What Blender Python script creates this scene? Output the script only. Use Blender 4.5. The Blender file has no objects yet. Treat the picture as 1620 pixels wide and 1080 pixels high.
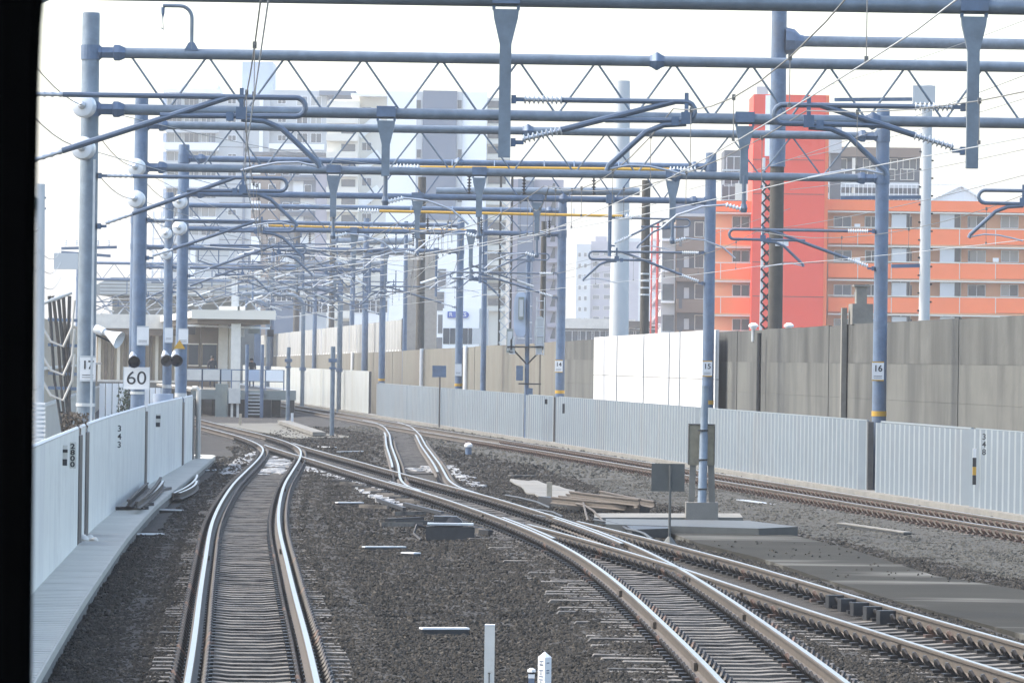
import bpy, math, random
import numpy as np
from mathutils import Vector, Matrix
random.seed(7); rng = np.random.default_rng(7)
SC = bpy.context.scene
COL = SC.collection

# ------------------------------------------------------------------ camera, sky, sun, exposure
F = 8500.0; CX = 810.0; HY = 568.0; CH = 2.85; ROLL = math.radians(0.8)
cam_d = bpy.data.cameras.new('camera'); cam = bpy.data.objects.new('camera', cam_d); COL.objects.link(cam)
cam.location = (0, 0, CH); cam.rotation_euler = (math.pi/2, -ROLL, 0)
cam_d.sensor_width = 36; cam_d.lens = F/1620*36; cam_d.shift_y = 28/1620
cam_d.clip_start = 0.2; cam_d.clip_end = 6000
cam_d.dof.use_dof = True; cam_d.dof.focus_distance = 130; cam_d.dof.aperture_fstop = 50
SC.camera = cam
SUN_EL = math.radians(50); SX, SY = -0.98, 0.16
w = bpy.data.worlds.new('World'); SC.world = w; w.use_nodes = True
nt = w.node_tree; nt.nodes.clear()
sky = nt.nodes.new('ShaderNodeTexSky'); sky.sky_type = 'NISHITA'; sky.sun_disc = False
sky.sun_elevation = SUN_EL; sky.sun_rotation = math.atan2(SX, SY); sky.dust_density = 3.0; sky.air_density = 1.15; sky.ozone_density = .5
bg = nt.nodes.new('ShaderNodeBackground'); bg.inputs[1].default_value = 0.15
wo = nt.nodes.new('ShaderNodeOutputWorld')
nt.links.new(sky.outputs[0], bg.inputs[0]); nt.links.new(bg.outputs[0], wo.inputs[0])
sun_d = bpy.data.lights.new('sun', 'SUN'); sun_d.energy = 1.3; sun_d.angle = math.radians(10); sun_d.color = (1, .95, .84)
sun = bpy.data.objects.new('sun', sun_d); COL.objects.link(sun)
sdir = Vector((SX, SY, 0)).normalized()*math.cos(SUN_EL) + Vector((0, 0, math.sin(SUN_EL)))
sun.rotation_euler = sdir.to_track_quat('Z', 'Y').to_euler()
SC.view_settings.view_transform = 'Standard'; SC.view_settings.look = 'None'
SC.view_settings.exposure = 1.7; SC.view_settings.gamma = 1.0; SC.view_settings.use_curve_mapping = False
cy = SC.cycles
cy.use_denoising = True; cy.max_bounces = 6; cy.diffuse_bounces = 3; cy.glossy_bounces = 2; cy.volume_bounces = 1
cy.transparent_max_bounces = 4; cy.caustics_reflective = False; cy.caustics_refractive = False

# ------------------------------------------------------------------ measuring helpers (metres from the photograph's pixels and a known distance)
CR, SR = math.cos(ROLL), math.sin(ROLL)
def un(px, py):
    dx, dy = px-CX, py-HY
    return dx*CR+dy*SR, -dx*SR+dy*CR
def at(px, py, d):
    u, v = un(px, py); return Vector((u*d/F, d, CH-v*d/F))
def gr(px, py, z=0.0):
    u, v = un(px, py); d = F*(CH-z)/v; return Vector((u*d/F, d, z))

# ------------------------------------------------------------------ mesh helpers
ORG = {}
class MB:
    def __init__(s): s.v = []; s.f = []; s.m = []
    def add(s, vs, fs, mi=0):
        n = len(s.v); s.v.extend([tuple(v) for v in vs])
        for f in fs: s.f.append([i+n for i in f]); s.m.append(mi)
        return s
    def bx(s, x0, x1, y0, y1, z0, z1, mi=0):
        s.add([(x0,y0,z0),(x1,y0,z0),(x1,y1,z0),(x0,y1,z0),(x0,y0,z1),(x1,y0,z1),(x1,y1,z1),(x0,y1,z1)],
              [(0,3,2,1),(4,5,6,7),(0,1,5,4),(1,2,6,5),(2,3,7,6),(3,0,4,7)], mi); return s
    def box(s, c, size, rz=0.0, mi=0):
        a, b, h = size[0]/2, size[1]/2, size[2]/2; co, si = math.cos(rz), math.sin(rz)
        vs = [(c[0]+x*co-y*si, c[1]+x*si+y*co, c[2]+z) for z in (-h, h) for x, y in ((-a,-b),(a,-b),(a,b),(-a,b))]
        s.add(vs, [(0,3,2,1),(4,5,6,7),(0,1,5,4),(1,2,6,5),(2,3,7,6),(3,0,4,7)], mi); return s
    def bar(s, p0, p1, wd, ht, mi=0):
        p0, p1 = Vector(p0), Vector(p1); t = (p1-p0).normalized()
        n = t.cross(Vector((0,0,1)));  n = n.normalized() if n.length > 1e-4 else Vector((1,0,0)); b = n.cross(t)
        vs = []
        for p in (p0, p1):
            for a, c in ((-1,-1),(1,-1),(1,1),(-1,1)): vs.append(p+n*a*wd/2+b*c*ht/2)
        s.add(vs, [(0,1,2,3),(7,6,5,4),(0,4,5,1),(1,5,6,2),(2,6,7,3),(3,7,4,0)], mi); return s
    def tube(s, pts, r, n=8, mi=0):
        pts = [Vector(p) for p in pts]; R = r if isinstance(r, (list, tuple)) else [r]*len(pts)
        t0 = (pts[1]-pts[0]).normalized()
        nn = t0.cross(Vector((0,0,1)))
        nn = nn.normalized() if nn.length > 1e-3 else Vector((1,0,0))
        vs = []
        for i, p in enumerate(pts):
            t = (pts[min(i+1, len(pts)-1)]-pts[max(i-1, 0)]).normalized()
            nn = (nn - t*nn.dot(t)).normalized(); b = t.cross(nn)
            for k in range(n):
                a = 2*math.pi*k/n; vs.append(p+(nn*math.cos(a)+b*math.sin(a))*R[i])
        fs = [(i*n+k, i*n+(k+1)%n, (i+1)*n+(k+1)%n, (i+1)*n+k) for i in range(len(pts)-1) for k in range(n)]
        fs += [tuple(range(n-1, -1, -1)), tuple((len(pts)-1)*n+k for k in range(n))]
        s.add(vs, fs, mi); return s
    def lathe(s, p0, p1, prof, n=12, mi=0):
        p0, p1 = Vector(p0), Vector(p1)
        pts = [p0+(p1-p0)*t for t, _ in prof]; t = (p1-p0).normalized()
        nn = t.cross(Vector((0,0,1))); nn = nn.normalized() if nn.length > 1e-3 else Vector((1,0,0)); b = t.cross(nn)
        vs = [p+(nn*math.cos(2*math.pi*k/n)+b*math.sin(2*math.pi*k/n))*max(r, 1e-4) for p, (_, r) in zip(pts, prof) for k in range(n)]
        fs = [(i*n+k, i*n+(k+1)%n, (i+1)*n+(k+1)%n, (i+1)*n+k) for i in range(len(prof)-1) for k in range(n)]
        fs += [tuple(range(n-1, -1, -1)), tuple((len(prof)-1)*n+k for k in range(n))]
        s.add(vs, fs, mi); return s
    def prism(s, poly, y0, y1, mi=0):          # polygon in XZ, extruded along Y
        n = len(poly); vs = [(x, y0, z) for x, z in poly]+[(x, y1, z) for x, z in poly]
        s.add(vs, [tuple(range(n)), tuple(range(2*n-1, n-1, -1))]+[(i, i+n, (i+1) % n+n, (i+1) % n) for i in range(n)], mi); return s
    def plate(s, poly, z0, z1, mi=0):          # polygon in XY, extruded along Z
        n = len(poly); vs = [(x, y, z0) for x, y in poly]+[(x, y, z1) for x, y in poly]
        s.add(vs, [tuple(range(n-1, -1, -1)), tuple(range(n, 2*n))]+[(i, (i+1) % n, (i+1) % n+n, i+n) for i in range(n)], mi); return s
    def mesh(s, name, mats, off=None, smooth=False):
        me = bpy.data.meshes.new(name); v = np.array(s.v, float)
        if off is not None: v = v-np.array(off)
        me.from_pydata(v.tolist(), [], s.f)
        for m in (mats if isinstance(mats, (list, tuple)) else [mats]): me.materials.append(m)
        if any(s.m): me.polygons.foreach_set('material_index', s.m)
        if smooth: me.polygons.foreach_set('use_smooth', [True]*len(s.f)); me.set_sharp_from_angle(angle=math.radians(40))
        me.update(); return me
    def build(s, name, mats, parent=None, smooth=False, **props):
        v = np.array(s.v, float)
        if parent is not None: o0 = ORG[parent]
        else: o0 = Vector(((v[:,0].min()+v[:,0].max())/2, (v[:,1].min()+v[:,1].max())/2, v[:,2].min()))
        o = bpy.data.objects.new(name, s.mesh(name, mats, o0, smooth)); COL.objects.link(o)
        if parent is not None: o.parent = parent
        else: o.location = o0
        ORG[o] = o0
        for k, val in props.items(): o[k] = val
        return o
def tag(o, label=None, cat=None, group=None, kind=None):
    if label: o['label'] = label
    if cat: o['category'] = cat
    if group: o['group'] = group
    if kind: o['kind'] = kind
    return o
def thing(name, label, cat, loc, group=None):
    o = bpy.data.objects.new(name, None); COL.objects.link(o); o.location = loc; ORG[o] = Vector(loc)
    o.empty_display_size = .2
    return tag(o, label, cat, group)
def link(name, me, parent, loc, rz=0.0, scale=None):
    o = bpy.data.objects.new(name, me); COL.objects.link(o)
    if parent is not None: o.parent = parent; o.location = Vector(loc)-ORG[parent]
    else: o.location = loc
    o.rotation_euler = (0, 0, rz)
    if scale: o.scale = scale
    ORG[o] = Vector(loc)
    return o
def text(s, size, loc, mat, parent, name='lettering', rz=0.0, sx=1.0, bold=0.0):
    cu = bpy.data.curves.new('t', 'FONT'); cu.body = s; cu.size = size; cu.align_x = 'CENTER'; cu.align_y = 'CENTER'; cu.extrude = .002; cu.offset = bold
    to = bpy.data.objects.new('t', cu); COL.objects.link(to)
    dg = bpy.context.evaluated_depsgraph_get()
    me = bpy.data.meshes.new_from_object(to.evaluated_get(dg)); bpy.data.objects.remove(to); bpy.data.curves.remove(cu)
    me.materials.clear(); me.materials.append(mat); me.transform(Matrix.Diagonal((sx, 1, 1, 1))); me.transform(Matrix.Rotation(math.pi/2, 4, 'X'))
    me.name = name
    return link(name, me, parent, loc, rz)

# ------------------------------------------------------------------ materials
def mat(name, col, rough=.6, metal=0.0, var=.18, scale=3.0, bump=0.0, bscale=40.0, dirt=None, streak=None, spec=None):
    m = bpy.data.materials.new(name); m.use_nodes = True; t = m.node_tree; N = t.nodes; Lk = t.links
    b = N['Principled BSDF']; b.inputs['Roughness'].default_value = rough; b.inputs['Metallic'].default_value = metal
    if spec is not None: b.inputs['Specular IOR Level'].default_value = spec
    geo = N.new('ShaderNodeNewGeometry')
    nz = N.new('ShaderNodeTexNoise'); nz.inputs['Scale'].default_value = scale; nz.inputs['Detail'].default_value = 6; nz.inputs['Roughness'].default_value = .65
    Lk.new(geo.outputs['Position'], nz.inputs['Vector'])
    r = N.new('ShaderNodeMapRange'); r.inputs[1].default_value = .3; r.inputs[2].default_value = .7; r.inputs[3].default_value = 1-var; r.inputs[4].default_value = 1+var
    Lk.new(nz.outputs[0], r.inputs[0])
    mx = N.new('ShaderNodeVectorMath'); mx.operation = 'SCALE'; mx.inputs[0].default_value = col[:3]; Lk.new(r.outputs[0], mx.inputs['Scale'])
    out = mx.outputs[0]
    def mixin(fac, c, out):
        mm = N.new('ShaderNodeMix'); mm.data_type = 'RGBA'; Lk.new(fac, mm.inputs[0]); Lk.new(out, mm.inputs[6]); mm.inputs[7].default_value = (*c, 1); return mm.outputs[2]
    if dirt:        # (colour, scale, lo, hi)
        n2 = N.new('ShaderNodeTexNoise'); n2.inputs['Scale'].default_value = dirt[1]; n2.inputs['Detail'].default_value = 8; n2.inputs['Roughness'].default_value = .7
        Lk.new(geo.outputs['Position'], n2.inputs['Vector'])
        r2 = N.new('ShaderNodeMapRange'); r2.inputs[1].default_value = dirt[2]; r2.inputs[2].default_value = dirt[3]; Lk.new(n2.outputs[0], r2.inputs[0])
        out = mixin(r2.outputs[0], dirt[0], out)
    if streak:      # vertical run-off stains, on the slab pale sheen bands: (colour, (sx,sy,sz), lo, hi)
        mp = N.new('ShaderNodeMapping'); mp.inputs['Scale'].default_value = streak[1]; Lk.new(geo.outputs['Position'], mp.inputs['Vector'])
        n3 = N.new('ShaderNodeTexNoise'); n3.inputs['Scale'].default_value = 1; n3.inputs['Detail'].default_value = 5; Lk.new(mp.outputs[0], n3.inputs['Vector'])
        r3 = N.new('ShaderNodeMapRange'); r3.inputs[1].default_value = streak[2]; r3.inputs[2].default_value = streak[3]; Lk.new(n3.outputs[0], r3.inputs[0])
        out = mixin(r3.outputs[0], streak[0], out)
    Lk.new(out, b.inputs['Base Color'])
    if bump:
        nb = N.new('ShaderNodeTexNoise'); nb.inputs['Scale'].default_value = bscale; nb.inputs['Detail'].default_value = 4; Lk.new(geo.outputs['Position'], nb.inputs['Vector'])
        bp = N.new('ShaderNodeBump'); bp.inputs['Strength'].default_value = bump; bp.inputs['Distance'].default_value = .05
        Lk.new(nb.outputs[0], bp.inputs['Height']); Lk.new(bp.outputs[0], b.inputs['Normal'])
    return m
M = {}
M['steel'] = mat('galvanised_blue_steel', (.160,.203,.25), .42, .25, .2, 4.0, dirt=((.11,.14,.17), 1.3, .45, .8))
M['steel2'] = mat('blue_painted_steel', (.10,.15,.23), .5, .1, .22, 4.0, dirt=((.12,.14,.17), .9, .5, .85))
M['pipe'] = mat('grey_pipe', (.13,.165,.215), .4, .3, .12, 4)
M['galv'] = mat('bright_galvanised', (.5,.53,.56), .35, .5, .12, 6)
M['dark'] = mat('dark_steel', (.035,.037,.04), .5, .3, .25, 8)
M['black'] = mat('shaded_black_rubber', (.002,.002,.002), .9, 0, 0, spec=0.0)  # near-black colour stands in for the shade inside the cab
M['wire'] = mat('wire_metal', (.17,.17,.17), .4, .5, .05)
M['porc'] = mat('white_porcelain', (.68,.71,.73), .25, 0, .06)
M['yellow'] = mat('yellow_paint', (.52,.30,.03), .45, 0, .12)
M['fencew'] = mat('white_corrugated_steel', (.225,.265,.295), .4, .1, .05, 1.2, dirt=((.22,.24,.26), .5, .52, .85), streak=((.23,.235,.235), (1.2,.5,.12), .55, .9))
M['fencef'] = mat('aged_white_corrugated_steel', (.50,.53,.53), .5, .05, .07, .8, streak=((.42,.42,.38), (.9,.4,.1), .5, .85))
M['fencel'] = mat('pale_blue_grey_sheet', (.78,.78,.72), .5, 0, .05, 1.0, dirt=((.58,.57,.53), .6, .5, .85), streak=((.62,.62,.60), (2,1.3,.15), .5, .85))
M['post'] = mat('fence_post_steel', (.085,.082,.08), .5, .3, .2, 4)
M['conc'] = mat('stained_wall_concrete', (.10,.103,.094), .9, 0, .16, 1.1, bump=.12, bscale=9, dirt=((.105,.11,.10), .35, .45, .7), streak=((.036,.038,.037), (1.6,.75,.14), .44, .72))
M['conctop'] = mat('weathered_wall_top', (.082,.085,.079), .9, 0, .2, 1.1, bump=.12, bscale=9, dirt=((.085,.088,.08), .35, .5, .75), streak=((.036,.038,.036), (1.8,.85,.14), .42, .70))
M['concw'] = mat('warm_wall_concrete', (.14,.136,.112), .9, 0, .12, 1.0, bump=.1, bscale=9, streak=((.12,.105,.085), (1.1,.5,.08), .46, .72))
M['board'] = mat('white_board', (.60,.60,.59), .6, 0, .02, .6)
M['pale'] = mat('pale_concrete', (.19,.185,.165), .9, 0, .12, 3, bump=.15, dirt=((.12,.115,.105), 1.2, .48, .75))
M['sunwhite'] = mat('sunlit_white_paint', (.92,.92,.90), .6, 0, .02, .6)  # extra-bright white: sunlight on the fence pieces put into the colour
M['glass2'] = mat('curtained_glass', (.34,.35,.34), .2, 0, .1, .5)
M['glass3'] = mat('bluish_glass', (.13,.17,.22), .1, 0, .1, .5)
M['walk'] = mat('walkway_concrete', (.50,.485,.43), .9, 0, .12, 1.4, bump=.1, bscale=30, spec=.2, dirt=((.38,.37,.33), .7, .5, .8))
M['slabc'] = mat('dark_slab_concrete', (.032,.031,.026), .95, 0, .18, .5, bump=.1, streak=((.13,.128,.115), (.13,.42,1), .56, .68), spec=.1)  # pale streaks are sheen bands put into the slab colour
M['steelrail'] = mat('worn_rail_head', (.40,.40,.40), .28, .95, .06, 2)
M['rust'] = mat('rusty_rail_side', (.085,.071,.056), .75, .1, .25, 6, dirt=((.09,.07,.055), 3, .5, .7))
M['sleeper'] = mat('dirty_sleeper', (.15,.135,.115), .8, 0, .25, 3, bump=.2, dirt=((.035,.032,.028), 2.2, .46, .60))
M['clip'] = mat('rail_clip_iron', (.022,.020,.019), .5, .4, .3, 12)
M['clipr'] = mat('rusty_clip_iron', (.085,.052,.038), .6, .3, .3, 12)
M['bed'] = mat('ballast_bed_dust', (.030,.027,.0225), .95, 0, .5, 9, bump=1.0, bscale=22, dirt=((.050,.044,.036), .5, .45, .75))
M['stone'] = mat('dark_ballast_stone', (.036,.033,.028), .9, 0, .6, 14, dirt=((.16,.137,.105), 7, .56, .72), spec=.2)
M['gravel'] = mat('brown_gravel', (.048,.046,.038), .95, 0, .4, 10, bump=1.0, bscale=20, dirt=((.045,.042,.037), 1.0, .5, .75))
M['stone2'] = mat('brown_gravel_stone', (.065,.062,.050), .9, 0, .5, 14, dirt=((.045,.04,.035), 5, .5, .7))
M['ground'] = mat('city_ground', (.12,.115,.105), .95, 0, .2, .1)
M['snow'] = mat('old_snow', (.33,.335,.335), .7, 0, .15, 6, bump=.5, bscale=12, dirt=((.20,.19,.18), 3.5, .52, .62))
M['timber'] = mat('bleached_timber', (.42,.36,.27), .85, 0, .25, 8)
M['wht'] = mat('white_paint', (.74,.75,.75), .5, 0, .05, 3)
M['offw'] = mat('offwhite_paint', (.66,.64,.58), .6, 0, .08, 3, dirt=((.45,.36,.26), 5, .58, .8))
M['blk'] = mat('black_paint', (.02,.022,.028), .5, 0, .05)
M['tan'] = mat('weathered_cabinet_back', (.25,.225,.16), .7, .1, .2, 4, dirt=((.16,.14,.10), 2.5, .5, .75))
M['olive'] = mat('sign_back_grey', (.085,.09,.085), .6, .2, .15, 4)
M['gcab'] = mat('grey_green_cabinet', (.23,.26,.24), .6, .1, .1, 3)
M['skyblue'] = mat('pale_blue_panel', (.42,.50,.62), .5, 0, .05, 1)
M['glass'] = mat('window_glass', (.06,.075,.09), .08, 0, .1, .5)
M['bluesign'] = mat('blue_sign', (.06,.12,.42), .5, 0, .05)
M['red'] = mat('red_paint', (.50,.04,.03), .5, 0, .1)
M['orange1'] = mat('red_orange_cladding', (.78,.050,.012), .7, 0, .04, .3)
M['orange2'] = mat('orange_balcony', (.92,.19,.04), .7, 0, .05, .3)
M['orange3'] = mat('apricot_wall', (.74,.38,.19), .8, 0, .06, .3)
M['cream'] = mat('cream_wall', (.72,.69,.60), .8, 0, .06, .2)
M['barrier'] = mat('noise_barrier_panel', (.31,.315,.305), .6, 0, .06, 1, streak=((.22,.215,.20), (1.0,.4,.2), .5, .8))
M['polebrown'] = mat('dark_brown_pole', (.062,.058,.05), .8, 0, .25, 2)
M['bwhite'] = mat('white_tile_wall', (.90,.92,.92), .7, 0, .04, .15)
M['bblue'] = mat('blue_grey_cladding', (.125,.165,.23), .7, 0, .06, .2)
M['bgrey'] = mat('light_grey_wall', (.50,.53,.54), .8, 0, .07, .2)
M['bdark'] = mat('charcoal_wall', (.09,.10,.115), .8, 0, .1, .2)
M['bbrown'] = mat('brown_tile', (.21,.155,.115), .8, 0, .1, .3)
M['bmauve'] = mat('mauve_tile', (.33,.32,.37), .8, 0, .07, .2)
M['roof'] = mat('ribbed_roof', (.27,.285,.28), .55, .2, .08, 1)
M['beige'] = mat('beige_platform_wall', (.44,.37,.27), .85, 0, .1, 1, streak=((.30,.25,.18), (2.5,1,.2), .5, .8))
M['shade'] = mat('shaded_platform_brown', (.16,.13,.10), .8, 0, .2, 1)  # platform brown, darkened to carry the shade under the canopies
M['bark'] = mat('bark', (.07,.06,.05), .9, 0, .3, 8)
M['leaf'] = mat('conifer_leaf', (.045,.065,.04), .8, 0, .4, 6)
M['cloth'] = mat('dark_clothes', (.03,.033,.045), .9, 0, .15, 6)
M['navy'] = mat('navy_trousers', (.035,.05,.10), .9, 0, .15, 6)
M['skin'] = mat('skin', (.42,.25,.18), .6, 0, .05)
M['hair'] = mat('hair', (.02,.018,.016), .6, 0, .1)
M['hose'] = mat('pale_hose', (.55,.52,.46), .6, 0, .05)

# ------------------------------------------------------------------ haze in the air
MBh = MB().bx(-900, 900, -60, 2600, -1.9, 64)
hz = bpy.data.materials.new('haze'); hz.use_nodes = True; hz.node_tree.nodes.clear()
ho = hz.node_tree.nodes.new('ShaderNodeOutputMaterial'); hv = hz.node_tree.nodes.new('ShaderNodeVolumePrincipled')
hv.inputs['Color'].default_value = (.95, .97, 1, 1); hv.inputs['Density'].default_value = .00028; hv.inputs['Anisotropy'].default_value = .0
hz.node_tree.links.new(hv.outputs[0], ho.inputs['Volume'])
MBh.build('haze', hz, kind='stuff')

# ------------------------------------------------------------------ plan curves
class Curve:
    def __init__(s, pts, y0, y1, sig=5.0):
        pts = sorted(((d, x) for x, d in pts)); Y = np.array([p[0] for p in pts]); X = np.array([p[1] for p in pts])
        s.y = np.arange(y0-40, y1+40, .5)
        xi = np.interp(s.y, Y, X)
        lo = s.y < Y[0]; xi[lo] = X[0]+(s.y[lo]-Y[0])*(X[1]-X[0])/(Y[1]-Y[0])
        hi = s.y > Y[-1]; xi[hi] = X[-1]+(s.y[hi]-Y[-1])*(X[-1]-X[-2])/(Y[-1]-Y[-2])
        k = np.arange(-40, 41)*.5; g = np.exp(-k*k/2/sig**2); g /= g.sum()
        pad = np.concatenate([xi[0]+(xi[1]-xi[0])*np.arange(-40, 0), xi, xi[-1]+(xi[-1]-xi[-2])*np.arange(1, 41)])
        s.x = np.convolve(pad, g, 'valid'); s.dx = np.gradient(s.x, s.y); s.y0, s.y1 = y0, y1
    def X(s, y): return float(np.interp(y, s.y, s.x))
    def S(s, y): return float(np.interp(y, s.y, s.dx))
    def off(s, y, o):
        sl = s.S(y); q = math.sqrt(1+sl*sl); return s.X(y)+o/q, y-o*sl/q
cA = Curve([(.1,0),(-.9,20),(-2.24,47.2),(-2.63,55),(-3.05,62.7),(-3.75,76.5),(-4.45,90),(-5.0,103),(-5.62,120),(-6.08,137),(-6.5,152),(-7.03,166),(-7.75,176),(-9.1,190.5),(-10.4,202),(-12.6,221.5),(-15.05,244),(-20.9,300),(-31.5,400)], -8, 400, 5)
cB = Curve([(2.9,0),(2.65,30),(2.5,48),(2.33,55.3),(2.1,65),(1.78,75),(1.42,82.5),(.92,90),(.3,97.5),(-.7,108.4),(-1.25,114),(-2.1,121.5),(-3.57,135.5),(-4.95,149),(-5.6,155),(-7.05,169),(-8.05,180),(-9.1,190.5),(-10.4,202)], 36, 190, 4)
cC = Curve([(10.5,0),(7.25,30),(5.27,49.4),(4.95,52.4),(4.62,56.2),(4.2,60),(3.72,65.6),(3.33,69.8),(2.85,75.4),(2.45,79),(1.95,84),(1.35,89),(.9,93),(.3,97.5),(-.3,104)], 36, 99, 3)
cD = Curve([(-1.1,112.5),(-1.45,116),(-1.78,120),(-2.02,126),(-2.23,135),(-2.46,144.5),(-3.33,175),(-3.95,200),(-4.63,221),(-5.4,236),(-6.55,248),(-8.6,267)], 112.5, 250, 3)
cE = Curve([(16.3,30),(13,60),(9.45,93),(8.83,98),(7.25,113.4),(6.1,125),(4.85,136.4),(2.35,160.7),(.28,180),(-2.25,202),(-4.85,227),(-6.75,248),(-8.85,269),(-11.8,298),(-15.3,336),(-23.5,430)], 60, 430, 8)
FR = lambda y: 9.79-.1018*(y-112.5)                 # face of the right-hand corrugated fence
cFL = Curve([(-3.0,20),(-4.5,41),(-5.62,62.5),(-6.9,89.3),(-7.91,116.4),(-8.66,145)], 30, 147, 4)
cWK = Curve([(-2.6,20),(-4.09,46.4),(-4.93,62.4),(-5.95,83.4),(-6.74,102.3),(-7.4,123.5),(-8.36,152)], 30, 152, 4)
TR = dict(A=cA, B=cB, C=cC, D=cD, E=cE)

# ------------------------------------------------------------------ ground, ballast bed, gravel bank
MB().add([(-860,-50,-.75),(860,-50,-.75),(860,2500,-.75),(-860,2500,-.75)], [(0,1,2,3)]).build('ground', M['ground'], kind='structure')
def vnoise(x, y, s, seed):
    x, y = x/s, y/s; xi, yi = math.floor(x), math.floor(y); fx, fy = x-xi, y-yi
    h = lambda a, b: (math.sin(a*127.1+b*311.7+seed*74.7)*43758.5453) % 1.0
    fx = fx*fx*(3-2*fx); fy = fy*fy*(3-2*fy)
    return (h(xi,yi)*(1-fx)+h(xi+1,yi)*fx)*(1-fy)+(h(xi,yi+1)*(1-fx)+h(xi+1,yi+1)*fx)*fy
def near_track(x, y):
    m = 9.0
    for k, c in TR.items():
        if c.y0-2 <= y <= c.y1+1: m = min(m, abs(x-c.X(y)))
    return m
def bedz(x, y):
    d = near_track(x, y); t = min(1, max(0, (d-1.2)/.9))
    sh = min(1.0, max(0.0, (1.7-d)/.4)) if d > .98 else max(0.0, 1-(.98-d)/.32)
    return -.205 - (.018 if d < .45 else 0) - .05*t + .026*sh + (.05*t+.01+.03*sh)*(vnoise(x,y,1.1,1)+vnoise(x,y,.45,2)-1)
SLAB = [gr(*p, -.2) for p in ((1062,846),(1255,849),(1345,871),(1480,914),(1640,940),(1700,1030),(1560,992),(1420,955),(1300,918),(1200,885),(1105,862))]
SLAB = [(p.x, p.y) for p in SLAB]
def inpoly(x, y, poly):
    r = False; j = len(poly)-1
    for i in range(len(poly)):
        (xi, yi), (xj, yj) = poly[i], poly[j]
        if (yi > y) != (yj > y) and x < (xj-xi)*(y-yi)/(yj-yi)+xi: r = not r
        j = i
    return r
def sheet(xl, xr, ys, nx, zf):
    b = MB(); n = nx+1
    for y in ys:
        a, c = xl(y), xr(y)
        for i in range(n):
            x = a+(c-a)*i/nx; b.v.append((x, y, zf(x, y)))
    for j in range(len(ys)-1):
        for i in range(nx):
            k = j*n+i; b.f.append([k, k+1, k+n+1, k+n]); b.m.append(0)
    return b
ys = list(np.arange(-20, 40, 4.0))+list(np.arange(40, 130, .5))+list(np.arange(130, 260, 1.5))+list(np.arange(260, 440, 6.0))
XL = lambda y: min(cFL.X(min(y, 147))-1.5, cA.X(y)-5.5)
sheet(XL, lambda y: FR(y)+.4, ys, 90, bedz).build('ballast_bed', M['bed'], smooth=True, kind='structure')
def gravz(x, y):
    d = abs(x-cE.X(y)); return bedz(x, y)+.012 if d > 1.0 else -.19
GL = lambda y: cE.X(y)-(3.6 if y < 125 else 3.6-min(1.5, (y-125)*.05))
sheet(GL, lambda y: FR(y)+.2, list(np.arange(56, 130, .5))+list(np.arange(130, 240, 1.5)), 24, gravz).build('gravel_bank', M['gravel'], smooth=True, kind='structure')
MB().plate(SLAB, -.34, -.165).build('concrete_slab', M['slabc'], kind='structure')

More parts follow.
